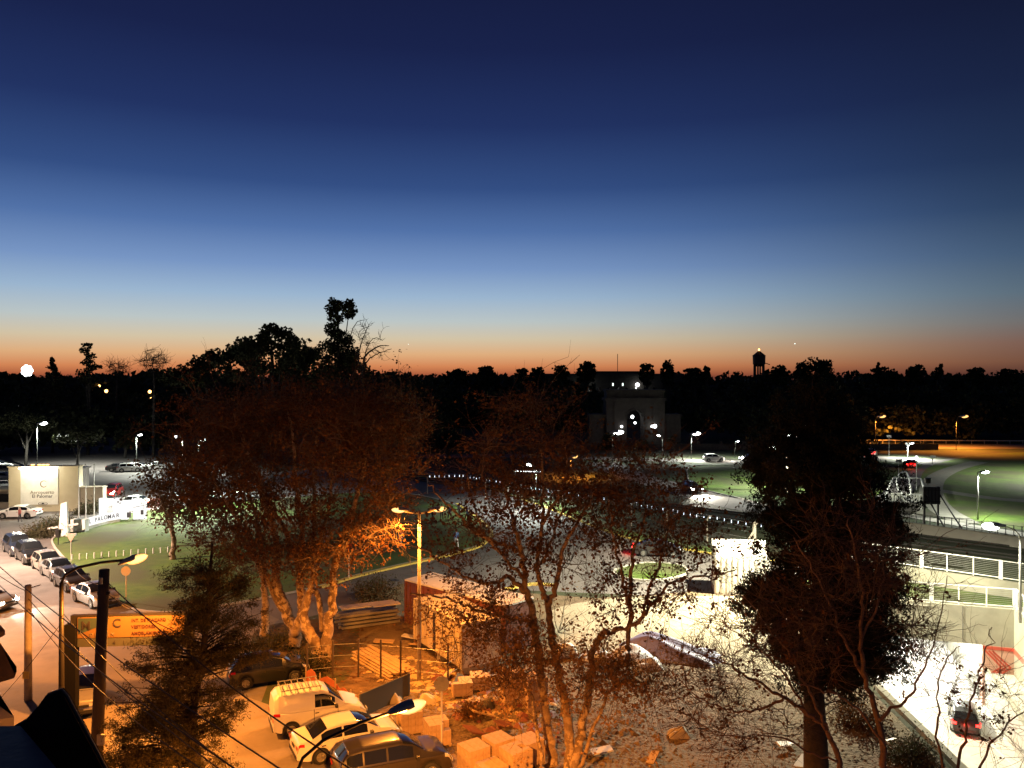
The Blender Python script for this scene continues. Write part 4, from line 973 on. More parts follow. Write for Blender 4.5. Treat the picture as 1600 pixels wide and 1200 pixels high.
# hanging lit leaf clusters near the left street lamp
# --- central plane tree
DB = 33
grow_tree('plane_tree', 'central plane tree spreading wide over the building site', G(866,1215), [
    (PP(33,(868,1216),(862,1170),(852,1120),(846,1060),(838,1000),(831,952),(823,925),(820,890),(812,850),(804,820),(795,790),(785,750)), .26, .05),
    (PP(32.6,(884,1216),(892,1170),(884,1110),(874,1050),(868,1020),(862,985),(857,945),(848,925),(841,895),(842,865),(846,815),(848,765),(845,700)), .24, .045),
    (PP(32.6,(857,945),(868,915),(873,890),(883,847),(900,820),(920,790),(935,740)), .13, .04),
    (PP(33,(823,925),(805,908),(790,902),(775,912),(740,907),(712,892),(675,867),(640,850)), .12, .03),
    (PP(33,(832,975),(800,965),(757,958),(725,945),(690,934),(640,928)), .085, .03),
    (PP(33.4,(812,860),(780,850),(740,830),(712,800),(690,778),(668,755)), .10, .03),
    (PP(33.4,(820,905),(795,880),(768,850),(752,830),(740,790),(730,740)), .09, .03),
    (PP(32.4,(846,820),(870,780),(885,740),(880,690)), .08, .03),
    (PP(33.2,(840,890),(855,860),(870,820),(880,790),(900,760)), .08, .03)],
    [(830,730,33,110,100,3.6),(740,760,33.5,75,70,3),(900,740,32.5,80,80,3),(700,870,33,60,55,2),(800,830,33,90,70,3),(760,960,32.6,70,40,1.8),(830,640,34,85,35,3),(880,860,32.5,60,60,2.5)], 120, 1000, 4200, 9000, .14, 'bark_plane', 'leaf_plane2', 21, lr=(.035,.013,.006), twig=(.35,.9), clump=.14)
grow_tree('plane_tree', 'multi stemmed plane tree right of centre with a sweeping low limb', G(905,1190), [
    (PP(32.2,(897,1200),(908,1150),(914,1110),(922,1060),(927,1022),(940,992),(960,984),(982,980),(984,940),(986,900),(990,860),(1004,820),(1012,770)), .2, .04),
    (PP(32.2,(980,1040),(981,1010),(982,980),(996,972),(1010,955),(1026,935),(1050,912),(1085,902),(1120,897),(1150,890)), .12, .025),
    (PP(32,(984,955),(975,915),(965,870),(955,830),(950,780)), .08, .03),
    (PP(32,(1004,962),(1015,920),(1030,880),(1040,840),(1060,800)), .07, .03)],
    [(1010,780,32,75,75,2.8),(950,800,32.5,60,60,2.5),(1070,840,32,55,55,2.2),(1040,920,31.6,60,50,2),(960,920,32,60,50,2),(1000,720,32.5,70,40,2.5)], 80, 650, 2600, 6200, .14, 'bark_plane', 'leaf_plane2', 22, lr=(.03,.012,.006), twig=(.35,.9), clump=.14, twigm='twig')
grow_tree('plane_tree', 'low leafy plane sapling with orange lit leaves in front of the cabin', G(905,1190)+Vector((-1.1,-.3,0)), [
    (PP(31.8,(850,1210),(842,1160),(835,1110),(820,1060),(800,1020),(770,990)), .1, .03), (PP(31.8,(905,1200),(935,1120),(955,1075),(985,1065),(1020,1070)), .09,.02)],
    [(880,1040,31.5,90,45,1.8),(960,1060,31.6,80,40,1.6),(800,1050,32,60,45,1.5),(750,1000,33,70,45,1.6),(700,950,33,50,35,1.3),(830,1000,32,50,50,1.5),(1010,1060,31.6,50,35,1.5)], 60, 650, 2400, 7500, .13, 'bark_plane', 'leaf_lit', 23, lr=(.03,.012,.006), twig=(.3,.8), clump=.16)
# --- bare trees at right
grow_tree('bare_tree', 'nearly bare tree fanning thin branches before the dark cypress', G(1385,1330), [
    (PP(25,(1388,1330),(1384,1210),(1374,1130),(1352,1060),(1345,1000),(1347,940),(1340,880),(1325,810)), .13, .02),
    (PP(25,(1352,1060),(1320,1000),(1300,950),(1270,890),(1240,840)), .06, .015),(PP(25,(1345,1000),(1370,940),(1385,880),(1390,820)), .05,.012),
    (PP(24.6,(1374,1125),(1400,1105),(1425,1085),(1445,1040),(1462,990),(1480,900)), .06, .012),
    (PP(24.6,(1384,1170),(1330,1100),(1290,1080),(1240,1065),(1180,1050)), .05, .012)],
    [(1330,880,25,90,90,2.2),(1440,990,24.6,45,60,1.6),(1260,1000,25,60,70,1.8),(1400,880,25,40,70,1.5)], 75, 480, 2200, 420, .11, 'bark_bare', 'leaf_plane2', 31, lr=(.026,.012,.007), twig=(.3,.9), clump=.08, twigm='twig', up=.02)
grow_tree('bare_tree', 'bare tree with reddish trunk spreading twigs left over the pale ground', G(1320,1290), [
    (PP(26,(1322,1290),(1310,1190),(1290,1140),(1262,1115),(1225,1090),(1180,1062),(1130,1035),(1080,1015)), .11, .02),
    (PP(26,(1290,1140),(1265,1080),(1235,1030),(1200,980),(1160,930)), .06, .012),(PP(26,(1225,1090),(1180,1110),(1140,1110),(1090,1090),(1050,1050)), .05,.012),
    (PP(26,(1262,1115),(1220,1050),(1170,1000),(1110,960)), .045,.012),(PP(26,(1310,1190),(1260,1170),(1200,1150),(1130,1150),(1080,1120)), .04,.012)],
    [(1160,1000,26,90,60,2),(1100,1080,26,80,60,2),(1230,960,26,50,60,1.6),(1180,1130,25.5,90,40,1.5)], 75, 480, 2200, 700, .12, 'bark_bare', 'leaf_plane2', 32, lr=(.026,.012,.007), twig=(.3,.9), clump=.1, twigm='twig', up=.02)
grow_tree('bare_tree', 'thin bare tree reaching over the underpass at the lower right', G(1500,1330)+Vector((0,0,0)), [
    (PP(22,(1500,1330),(1478,1230),(1464,1150),(1466,1090),(1475,1040),(1500,1010)), .05, .012),
    (PP(22,(1480,1240),(1505,1170),(1512,1120),(1528,1060),(1545,1010),(1550,980)), .05,.01),(PP(22,(1490,1290),(1540,1180),(1575,1130),(1620,1100)), .045,.01)],
    [(1480,1060,22,50,60,1.3),(1540,1080,22,45,60,1.2),(1570,1140,22,50,40,1.2)], 40, 220, 900, 330, .10, 'bark_bare', 'leaf_plane2', 33, lr=(.014,.007,.004), twig=(.25,.6), clump=.06, up=.02)
# --- conifers
def conifer(name, label, base, trunk, r, prof, n_cl, per, size, m, seed, D, aspect=.35, depth=1.0, droop=(0,0,-.6), holes=0.0, bark='bark_dark', clr=.5, cat='tree', branches=True, flat=1.0, inner=.25, rag=.16, boughs=0, bsize=1.0):
    """prof: list of (py, x_left, x_right) silhouette rows; clumps of narrow leaves at the ends of side branches"""
    rg = np.random.default_rng(seed); root = empty(name, base, 0, label, cat); B = np.array(Vector(base))
    t = spline(trunk, 5); MB().tube([tuple(p-Vector(base)) for p in t], [r*(1-.85*i/(len(t)-1)) for i in range(len(t))], 10).build('trunk', M[bark], root, smooth=True)
    ys = np.array([p[0] for p in prof], float); xl = np.array([p[1] for p in prof], float); xr = np.array([p[2] for p in prof], float)
    k = D/FP; y = rg.uniform(ys[0], ys[-1], n_cl*3); w = np.interp(y, ys, xr-xl); keep = rg.random(len(y)) < w/w.max(); y = y[keep][:n_cl]
    n = len(y); L = np.interp(y, ys, xl); Rr = np.interp(y, ys, xr); cx = (L+Rr)/2; hw = (Rr-L)/2
    a = rg.uniform(0, 2*np.pi, n); q = inner+(1-inner)*rg.random(n)**.6
    jag = 1+.10*np.sin(y*.05+a*2)+rag*np.sin(y*.13+a*3)*np.sin(y*.047-a*2)+.09*rg.normal(size=n); q = q*np.clip(jag, .45, 1.25)
    X = (cx+hw*q*np.cos(a)-800)*k; Y = D+hw*k*q*np.sin(a)*depth; Z = CH-(y-HY)*k
    C = np.stack([X,Y,Z],1)-B
    if boughs:      # gather the clumps into distinct boughs
        cen = C[:boughs]; sz = rg.uniform(.45,1.0,boughs)*bsize; pick = rg.integers(0, boughs, n)
        C = cen[pick]+rg.normal(size=(n,3))*sz[pick][:,None]*np.array([.62,.62,.42])
    tp = np.array([tuple(p-Vector(base)) for p in t])
    if branches:
        nb = min(n, 420); z0 = C[:nb,2]-.25*np.abs(hw[:nb]*k); ax = np.stack([np.interp(z0, tp[:,2], tp[:,0]), np.interp(z0, tp[:,2], tp[:,1]), np.clip(z0, tp[0,2]+.5, tp[-1,2])],1)
        pl = curve_between(ax, C[:nb], .06, 5, rg, .06); mb = MB(); v, f = tubes(pl, np.full((nb,1),.03)*np.linspace(1,.25,5)[None], 4); mb.add(v, f); mb.build('branches', M[bark], root, kind='stuff')
    cs = rg.uniform(.6,1.3,n)*clr
    idx = np.repeat(np.arange(n), per); off = rg.normal(size=(len(idx),3))*np.array([.5,.5,.42*flat])*cs[idx][:,None]
    C2 = C[idx]+off; cm = MB(); v, f = leaves(C2, rg.uniform(.6,1.4,len(C2))*size, aspect, droop=droop, rg=rg); cm.add(v, f); cm.build('crown', M[m], root, kind='stuff'); return root
conifer('cypress_tree', 'huge dark cypress with a thick trunk on the right', G(1276,1225), PP(32,(1276,1226),(1274,1150),(1272,1080),(1275,1000),(1280,900),(1278,800),(1272,700),(1270,620)), .52,
    [(600,1262,1290),(615,1245,1300),(640,1240,1315),(660,1218,1328),(700,1198,1345),(735,1172,1350),(758,1190,1355),(770,1180,1388),(810,1175,1392),(850,1180,1398),(900,1172,1402),(950,1172,1412),(990,1195,1405),(1020,1215,1385),(1045,1232,1372),(1085,1255,1335)],
    3600, 50, .15, 'leaf_con', 44, 32.5, clr=.30, inner=.15, rag=.12, boughs=270, bsize=.95)
mb_t = conifer('pine_tree', 'airy dark pine in the left foreground behind the cables', G(310,1300), PP(28,(312,1301),(308,1200),(300,1130),(310,1060),(322,980),(328,900),(332,850)), .22,
    [(838,328,338),(870,300,352),(905,262,372),(935,262,398),(965,268,400),(1000,262,410),(1040,238,405),(1075,215,385),(1110,185,372),(1150,170,362),(1200,175,370),(1240,200,350)],
    1150, 85, .13, 'leaf_pine', 42, 28, aspect=.16, clr=.30, droop=(0,0,.2), inner=.2, flat=.7, boughs=90, bsize=.72)
# --- shrubs
def shrub(label, c, rx, rz, n, s, m, seed, name='shrub', cat='shrub'):
    rg = np.random.default_rng(seed); root = empty(name, c, 0, label, cat)
    d = rg.normal(size=(60,3)); d[:,2] = np.abs(d[:,2]); d /= np.linalg.norm(d,axis=1,keepdims=True); tips = d*np.array([rx,rx,rz])*rg.uniform(.6,1,(60,1))
    pl = curve_between(np.zeros((60,3)), tips, .1, 4, rg, .1); mb = MB(); v, f = tubes(pl, np.full((60,4), .018), 3); mb.add(v, f); mb.build('stems', M['twig'], root, kind='stuff')
    C = tips[rg.integers(0,60,n)]*rg.uniform(.5,1.05,(n,1))+rg.normal(size=(n,3))*.13*rx; C[:,2] = np.abs(C[:,2]); cm = MB(); v, f = leaves(C, rg.uniform(.6,1.3,n)*s, .5, rg=rg); cm.add(v, f); cm.build('foliage', M[m], root, kind='stuff'); return root
shrub('grey green shrub mass behind the parked row at the lawn tip', G(72,838), 2.3, 2.0, 2600, .22, 'leaf_shrub', 51)
shrub('dark shrub between the obelisk monument and the flagpoles', G(100,822), 1.6, 1.3, 1200, .22, 'leaf_shrub', 52)
shrub('loose shrub behind the giant letters', G(140,802), 1.8, 1.7, 1200, .25, 'leaf_shrub', 53)
shrub('olive shrub by the kerb left of the red container', G(590,936), 2.3, 1.7, 2600, .17, 'leaf_shrub', 54)
shrub('dark bush at the foot of the plane cluster', G(470,1052), 1.7, 1.3, 2600, .15, 'leaf_con', 55)
shrub('small bush left of the plane trunks', G(440,1010), 1.6, 1.0, 1800, .15, 'leaf_shrub', 56)
shrub('green bush at the bottom right before the underpass', G(1425,1190), 1.5, 1.1, 2200, .13, 'leaf_shrub', 57)
shrub('low reddish bush beneath the cypress', G(1340,1130), 1.6, 1.2, 2000, .13, 'leaf_plane2', 58)
shrub('scrubby plant beside the brick pallets', G(735,1120), .9, .9, 900, .12, 'leaf_plane', 59)
# ------------------------------------------------------------------ far woods and skyline trees
def crown_blobs(cs, m, rg, per=260, size=1.2):
    C = []; S = []
    for (x, y, z, rx, rz) in cs:
        d = rg.normal(size=(per,3)); d /= np.linalg.norm(d,axis=1,keepdims=True); rr = rg.random((per,1))**.35*(1+.18*np.sin(d[:,:1]*5+x)+.12*np.cos(d[:,2:3]*7+y))
        C.append(np.array([x,y,z])+d*rr*np.array([rx,rx,rz])); S.append(np.full(per, size))
    C = np.concatenate(C); S = np.concatenate(S)*rg.uniform(.6,1.3,len(C)); mb = MB(); v, f = leaves(C, S, .9, rg=rg); mb.add(v, f); return mb
rg = np.random.default_rng(77)
cs = []
for row, (D, yb) in enumerate([(420,586),(330,589),(270,593)]):
    for px_ in range(-260, 1900, 20 if row == 0 else 26):
        x = px_+rg.normal()*7; yt = yb+rg.normal()*2.6
        if row > 0 and 880 < x < 1075: continue
        if row == 0 and 905 < x < 1050: yt = 596
        top = P(x, yt, D).z; cs.append((P(x,0,D).x, D+rg.normal()*12, top*.62, 9+rg.random()*4, top*.40)); cs.append((P(x,0,D).x+3, D-6, top*.3, 11, top*.35))
wb = crown_blobs(cs, None, rg, 330, 2.6); 
for (x, y, z, rx, rz) in cs[::2]:   # dense cores
    n = 8; vs = [(x+math.cos(k/n*6.283)*rx*1.0, y+4+math.sin(k/n*6.283)*rx*.4, zz) for zz in (0, z, z+rz*.35) for k in range(n)]
    wb.add(vs, [(j*n+k, j*n+(k+1)%n, (j+1)*n+(k+1)%n, (j+1)*n+k) for j in range(2) for k in range(n)]+[tuple(range(2*n,3*n))])
wo = wb.build('far_wood', M['leaf_far'], kind='stuff')
tag(wo, 'dark wood closing off the whole horizon', 'wood')
cs = []
for D, x0, x1, yb, st in [(190,-250,330,612,30),(165,-250,250,640,34),(200,560,900,612,28),(175,560,700,640,30),(215,1080,1850,605,26),(200,1080,1850,632,26)]:
    for px_ in range(x0, x1, st):
        yt = yb+rg.normal()*6; top = P(px_, yt, D).z; cs.append((P(px_,0,D).x+rg.normal()*2, D+rg.normal()*4, top*.6, 4.5+rg.random()*2, top*.42))
wb = crown_blobs(cs, None, rg, 520, 1.0); wo = wb.build('near_wood', M['leaf_far'], kind='stuff'); tag(wo, 'nearer belt of dark trees and undergrowth before the horizon', 'wood')
def far_tree(label, px_, D, blobs, seed, trunk_r=.5, name='tree', per=900, size=.7, extra=()):
    """blobs: (px, py, rx_px, ry_px)"""
    rg2 = np.random.default_rng(seed); g = Vector((P(px_,0,D).x, D, 0)); root = empty(name, g, 0, label, 'tree'); k = D/FP
    top = min(b[1] for b in blobs); tp = P(blobs[0][0], blobs[0][1], D)-g
    MB().tube([(0,0,0), tuple(tp*.5+Vector((.3,0,0))), tuple(tp)], [trunk_r, trunk_r*.7, trunk_r*.25], 8).build('trunk', M['bark_black'], root, smooth=True)
    for b in blobs[1:]:
        q = P(b[0], b[1], D)-g; 
        MB().tube([tuple(tp*.35), tuple(tp*.35+(q-tp*.35)*.5+Vector((0,0,.8))), tuple(q)], [trunk_r*.4, trunk_r*.25, .06], 5).build('limb', M['bark_black'], root)
    cs = [((P(b[0],0,D)-g).x, rg2.normal()*b[2]*k*.3, P(0,b[1],D).z, b[2]*k, b[3]*k) for b in blobs]
    C = []
    for (x,y,z,rx,rz) in cs:
        n = int(per*(rx*rz)/12)+120; d = rg2.normal(size=(n,3)); d /= np.linalg.norm(d,axis=1,keepdims=True); sub = rg2.normal(size=(14,3)); sub /= np.linalg.norm(sub,axis=1,keepdims=True)
        hub = sub[rg2.integers(0,14,n)]; p = hub*.62+d*rg2.random((n,1))**.4*.42; C.append(np.array([x,y,z])+p*np.array([rx,rx*.9,rz]))
    C = np.concatenate(C); mb = MB(); v, f = leaves(C, rg2.uniform(.6,1.3,len(C))*size, .8, rg=rg2); mb.add(v, f); mb.build('crown', M['leaf_far'], root, kind='stuff'); return root
far_tree('tall eucalyptus with a detached top tuft above all trees', 525, 150, [(528,488,20,20),(546,482,13,17),(520,478,14,14),(522,515,15,13),(530,535,24,26),(510,548,20,22),(548,560,20,22),(520,570,36,25),(556,585,28,22),(505,590,36,22)], 1, .6, 'eucalyptus_tree', 1100, .55)
far_tree('broad dark tree mass left of the eucalyptus', 430, 155, [(423,525,24,20),(395,540,30,22),(448,530,24,20),(470,545,22,22),(365,550,26,18),(480,560,20,20),(420,560,55,32),(370,575,45,26),(460,580,40,26)], 2, .7, 'broadleaf_tree', 800, .7)
far_tree('lower rounded tree sloping down left of the broad mass', 325, 160, [(320,565,28,16),(345,556,20,14),(298,574,24,14),(310,590,40,20),(270,588,24,14)], 3, .5, 'broadleaf_tree', 800, .7)
far_tree('small dark conifer beside the distant floodlight', 82, 170, [(82,566,4,9),(82,576,9,8),(82,588,14,8),(82,602,18,10),(80,618,20,12)], 4, .3, 'conifer_tree', 900, .5)
far_tree('tall ragged conifer on the left skyline', 137, 165, [(138,540,9,6),(134,549,9,6),(142,556,9,6),(135,566,13,7),(145,575,12,7),(132,582,14,7),(140,594,18,9)], 5, .35, 'conifer_tree', 420, .5)
SKY = [(915,575,15,8,'broad umbrella crowned tree above the long barracks roof'),(877,579,11,7,'rounded dome tree left of the umbrella crown'),(840,581,10,5,'flat topped tree left of the dome tree'),(815,583,10,5,'low flat crowned tree over the left woods'),(1010,576,11,7,'fan crowned araucaria above the barracks roof'),(1044,573,10,9,'tall tuft crowned tree right of the araucaria'),
       (1085,583,16,5,'flat wide crown left of the water tower'),(1104,580,5,6,'tiny round crown just left of the water tower'),(756,580,9,7,'pair of round crowns on the left woods, left one'),(765,581,7,6,'pair of round crowns on the left woods, right one'),(720,583,12,5,'low spread crown at the left woods'),(1215,579,14,6,'low crown just right of the water tower'),
       (1252,578,10,8,'crown at the left foot of the big domed tree'),(1278,572,28,16,'large domed tree on the right skyline'),(1430,578,14,6,'flat crown in the right skyline row'),(1385,582,20,6,'ragged wide crown in the right skyline row'),(1525,583,14,6,'rounded crown near the right end of the skyline'),(1575,585,14,6,'last crown at the right end of the skyline')]
for i, (x, y, rx, ry, lb) in enumerate(SKY): far_tree(lb, x, 250, [(x,y-3,rx,ry),(x-rx*.5,y+ry*.9,rx*.7,ry),(x+rx*.5,y+ry*.9,rx*.7,ry),(x,y+ry*2.4,rx*1.1,ry*1.6)], 100+i, .6, 'skyline_tree', 500, .9)
for i, (x, yt, w, lb) in enumerate([(1372,566,2.2,'slim column shaped cypress in the right skyline'),(1470,568,3,'pointed narrow cypress in the right skyline'),(1463,574,2,'shorter spike cypress beside the pointed one')]):
    far_tree(lb, x, 250, [(x,yt+3,w,3),(x,yt+8,w*1.3,4),(x,yt+14,w*1.6,6)], 140+i, .3, 'cypress_tree', 1500, .6)
def far_bare(label, px_, D, yt, yb, spread, seed, leanx=0, r=.3, n=60):
    g = Vector((P(px_,0,D).x, D, 0)); 
    grow_tree('bare_tree', label, g, [([g, P(px_+leanx*.3,(yt+yb)/2+20,D), P(px_+leanx,yb-4,D)], r, .1)], [(px_+leanx,(yt+yb)/2,D,spread,(yb-yt)/2,2.0)], n//2, n*2, n*6, 0, .1, 'bark_black', 'leaf_far', seed, lr=(.09,.05,.03), twig=(.8,2.2), twigm='bark_black', up=-.05)
far_bare('bare tree with upright fan of twigs left of the dark mass', 240, 160, 546, 586, 26, 61)
far_bare('faint bare tree between conifer and fan shaped bare tree', 182, 170, 562, 590, 22, 62, r=.2, n=40)
g = Vector((P(566,0,140).x,140,0)); rt_tree = [( [g, P(566,600,140), P(568,572,140), P(572,555,140), P(590,542,140), P(608,540,140)], .4, .06), (PP(140,(566,580),(560,560),(565,535),(575,510)), .22,.05), (PP(140,(567,575),(578,560),(592,552),(612,545)), .15,.05),(PP(140,(560,560),(548,530),(556,505),(570,500)), .12,.04),(PP(140,(570,560),(575,540),(585,528),(598,532)), .1,.04)]
grow_tree('dead_tree', 'leafless forked tree leaning right beside the eucalyptus', g, rt_tree, [(588,540,140,20,16,1.5),(568,520,140,14,20,1.5)], 14, 50, 160, 0, .1, 'bark_black', 'leaf_far', 63, lr=(.06,.04,.03), twig=(.5,1.4), twigm='bark_black', up=-.05)
# trees around car park and far right (dimly lit)
for i, (x, yb, D_, h_, rx, lb) in enumerate([(40,728,None,640,50,'dark round tree behind the airport sign'),(120,738,None,660,42,'dark tree overhanging the car park entrance'),(195,716,None,668,22,'pale lit tree behind the parked cars'),(240,712,None,668,30,'dim tree at the back of the car park'),(700,716,None,668,40,'dim round tree left behind the rail yard'),(1320,694,None,660,24,'tree by the far main road behind the cypress'),(1515,690,None,668,18,'small tree dimly lit beneath the orange lamp'),(952,704,None,676,17,'dark bushy tree at the left foot of the stone gateway'),(1004,703,None,684,15,'dark bushy tree before the gateway opening'),(1050,702,None,680,14,'dark bushy tree at the right foot of the stone gateway')]):
    D_ = G(x,yb).y; far_tree(lb, x, D_, [(x,h_+12,rx*.7,12),(x-rx*.45,h_+24,rx*.6,14),(x+rx*.45,h_+22,rx*.6,14)], 160+i, .3, 'tree', 900, .5)
def globe(name, c, r, m, parent):
    n = 10; vs = [(c[0]+math.sin(math.pi*(j+.5)/6)*math.cos(k_/n*6.2832)*r, c[1]+math.sin(math.pi*(j+.5)/6)*math.sin(k_/n*6.2832)*r, c[2]+math.cos(math.pi*(j+.5)/6)*r) for j in range(6) for k_ in range(n)]
    return MB().add(vs, [(j*n+q, (j+1)*n+q, (j+1)*n+(q+1) % n, j*n+(q+1) % n) for j in range(5) for q in range(n)]+[tuple(range(n)), tuple(range(6*n-1,5*n-1,-1))]).build(name, M[m], parent, smooth=True)
# ------------------------------------------------------------------ water tower, barracks, gateway
D = 330; k = D/FP; wt = empty('water_tower', (P(1186,0,D).x, D, 0), 0, 'round water tower with conical roof and a light on top', 'water tower')
for i in range(6):
    a = i/6*6.283; MB().tube([(math.cos(a)*8.5*k,math.sin(a)*8.5*k,0),(math.cos(a)*7.5*k,math.sin(a)*7.5*k,P(0,569,D).z)], .35, 6).build('leg', M['dark_metal'], wt)
zt = P(0,569,D).z; zT = P(0,556,D).z; zA = P(0,548,D).z
MB().tube([(0,0,zt-1),(0,0,zt),(0,0,zT)], [5*k,9.4*k,9.8*k], 20).build('tank', M['dark_metal'], wt, smooth=False); MB().tube([(0,0,zT),(0,0,zA)], [10.6*k,1.0*k], 20).build('roof', M['dark_metal'], wt)
MB().tube([(0,0,zA),(0,0,zA+.8)], .3, 6).build('beacon', M['lens_far_orange'], wt); MB().beam((9*k,0,zt+.5),(17*k,0,zt-.2),.3,.3).build('walkway', M['dark_metal'], wt)
D = 300; k = D/FP; ba = empty('barracks', (P(955,0,D).x, D, 0), 0, 'long dark barracks building with a few lit windows', 'building')
z9 = lambda py: CH-(py-HY)*k
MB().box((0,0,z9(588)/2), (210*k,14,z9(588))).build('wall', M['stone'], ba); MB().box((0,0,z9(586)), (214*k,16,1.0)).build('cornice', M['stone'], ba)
MB().box((-5*k,2,z9(583)), (95*k,10,z9(579.5)-z9(585.5))).build('roof_block', M['stone'], ba)
for (x, y) in [(910,615),(919,616),(929,616),(954,600.5),(969,600.5)]: MB().box(((x-955)*k,-7.06,z9(y)), (1.9*k,.12,4.2*k)).build('window', M['win_lit'], ba)
for i in range(14): MB().box((-95*k+i*14*k+3*k,-7.04,z9(608)), (3.5*k,.1,6*k)).build('window', M['glass'], ba)
globe('wall_lamp', (-44*k,-7.6,z9(610)), .6, 'lens_dim', ba); globe('wall_lamp', (36*k,-7.6,z9(601)), .75, 'lens_dim', ba)
MB().tube([(10*k,0,z9(584)),(10*k,0,z9(553))], .12, 5).build('mast', M['dark_metal'], ba)
for i_, x_ in enumerate((-44, 36)): light('wall_glow', (x_*k,-10,z9(606)), 35, (.9,1,.9), .3, ba)
# gateway (arch)
D = 188; k = D/FP; gw = empty('stone_gateway', (P(990,0,D).x, D, 0), 0, 'monumental stone gateway with a tall round arch and cornice', 'gateway')
z9 = lambda py: CH-(py-HY)*k
zt = z9(626); za = z9(665); ra = 13.5*k; zc = z9(654)
pts_in = [(-ra,0)]+[(-ra,zc)]+[(-math.cos(t)*ra, zc+math.sin(t)*ra) for t in np.linspace(0,math.pi,14)[1:-1]]+[(ra,zc),(ra,0)]
outer = [(45*k,0),(45*k,zt),(-45*k,zt),(-45*k,0)]; poly = pts_in+outer; n = len(poly)
tri = tessellate_polygon([[Vector((a,b,0)) for a,b in poly]]); mb = MB(); vs = [(a,-3,b) for a,b in poly]+[(a,3,b) for a,b in poly]
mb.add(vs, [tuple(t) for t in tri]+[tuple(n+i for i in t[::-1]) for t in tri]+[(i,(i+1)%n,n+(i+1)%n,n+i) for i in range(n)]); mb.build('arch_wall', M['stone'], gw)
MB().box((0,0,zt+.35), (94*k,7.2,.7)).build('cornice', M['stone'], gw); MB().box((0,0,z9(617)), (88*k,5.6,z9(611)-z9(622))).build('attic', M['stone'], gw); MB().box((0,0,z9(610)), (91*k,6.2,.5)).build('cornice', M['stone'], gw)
for s_ in (-1,1):
    MB().box((s_*58*k,0,z9(650)/2), (25.8*k,4,z9(650))).build('wing', M['stone'], gw); MB().box((s_*58.5*k,0,z9(650)+.25), (27*k,4.6,.5)).build('cornice', M['stone'], gw)
    MB().box((s_*30*k,-3.15,zt/2), (6*k,.3,zt-.4)).build('pilaster', M['stone'], gw)
mb = MB()
for i in range(14):
    t0 = i/14*math.pi+.02; t1 = (i+1)/14*math.pi-.02; r1_, r2_ = ra*1.02, ra*1.3
    b_ = [(-math.cos(t)*r, zc+math.sin(t)*r) for t, r in ((t0,r1_),(t1,r1_),(t1,r2_),(t0,r2_))]
    vb = MB(); vb.add([(x,-3.22,z) for x,z in b_]+[(x,-2.98,z) for x,z in b_], [(0,1,2,3),(7,6,5,4),(0,4,5,1),(1,5,6,2),(2,6,7,3),(3,7,4,0)]); vb.build('arch_stone', M['stone'], gw)
light('gate_lamp', (20*k,-9,z9(664)), 35, (.9,1,.95), .3, gw); light('gate_lamp', (-22*k,-9,z9(664)), 35, (1,.92,.85), .3, gw)
globe('arch_lamp', (0,2,z9(652)), .42, 'lens_dim', gw); globe('arch_lamp', (.5,1,z9(661)), .3, 'lens_dim', gw)
globe('wall_lamp', (25*k,-3.6,z9(665)), .36, 'lens_dim', gw); globe('wall_lamp', (29*k,-3.6,z9(664.5)), .45, 'lens_dim', gw); globe('wall_lamp', (-22*k,-3.6,z9(665)), .3, 'lens_dim', gw)
# low wall / fence in front of gateway
lw = empty('boundary_fence', (P(900,0,176).x,176,0), 0, 'low pale boundary wall running either side of the gateway', 'wall')
MB().box((20,0,.7), (120,.3,1.4)).build('wall', M['stone'], lw)
for i in range(24): MB().box((-38+i*5,0,1.0), (.5,.5,2.0)).build('pier', M['stone'], lw)
# ------------------------------------------------------------------ rail fence with glowing tags on the top wire
fe = [G(668,772), G(712,770), G(760,778), G(805,788), G(850,797), G(900,806), G(963,817), G(1020,829), G(1080,842), G(1138,853), G(1182,862)]
fr_ = empty('rail_fence', fe[0], 0, 'concrete post fence with wire and a row of tiny white tags given a glow on top', 'fence')
fs = spline(fe, 4); o0 = fe[0]
dens = []
for i in range(len(fs)-1): dens.append((fs[i+1]-fs[i]).length)
tot = sum(dens); cum = np.concatenate([[0], np.cumsum(dens)])
def along(q):
    j = int(min(np.searchsorted(cum, q, side='right')-1, len(fs)-2)); return fs[j].lerp(fs[j+1], (q-cum[j])/dens[j])
q = 0
while q < tot:
    p = along(q)-o0; MB().tube([tuple(p), tuple(p+Vector((0,0,2.2))), tuple(p+Vector((.12,-.1,2.45))), tuple(p+Vector((.4,-.3,2.6)))], [.08,.07,.06,.05], 6).build('post', M['pole_conc'], fr_); q += 5.2
for h in (.5,1.1,1.7,2.15,2.58):
    off = Vector((.35,-.3,0)) if h > 2.5 else Vector((0,0,0)); MB().tube([tuple(p-o0+off+Vector((0,0,h))) for p in fs], .012, 3).build('wire', M['galv'], fr_)
tagm = emit('tag_glow', (.8,.9,1), 2.4); bm_ = MB().tube([(0,0,-.16),(0,0,.10)], [.045,.03], 5).mesh('glow_tag', tagm); q = 0; i = 0  # white tags given their own glow, standing for bright dots on the wire
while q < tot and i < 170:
    p = along(q)-o0+Vector((.35,-.3,2.50-.10*abs(math.sin(q*.6)))); o = bpy.data.objects.new('glow_tag', bm_); col.objects.link(o); o.parent = fr_; o.location = p; q += .62+.3*random.random(); i += 1
# signal box like white lit strip in rail yard
wsx = empty('platform_canopy', G(826,768), R(-12), 'small bluish lit canopy edge beyond the rail fence', 'canopy')
MB().box((0,0,3.0), (4.2,1.2,.15)).build('roof', M['white_paint'], wsx); MB().box((-1.9,0,1.5), (.12,.12,3)).build('post', M['galv'], wsx); MB().box((1.9,0,1.5), (.12,.12,3)).build('post', M['galv'], wsx); MB().box((0,-.55,2.88), (3.6,.08,.08)).build('lamp_tube', M['lens_dim'], wsx)
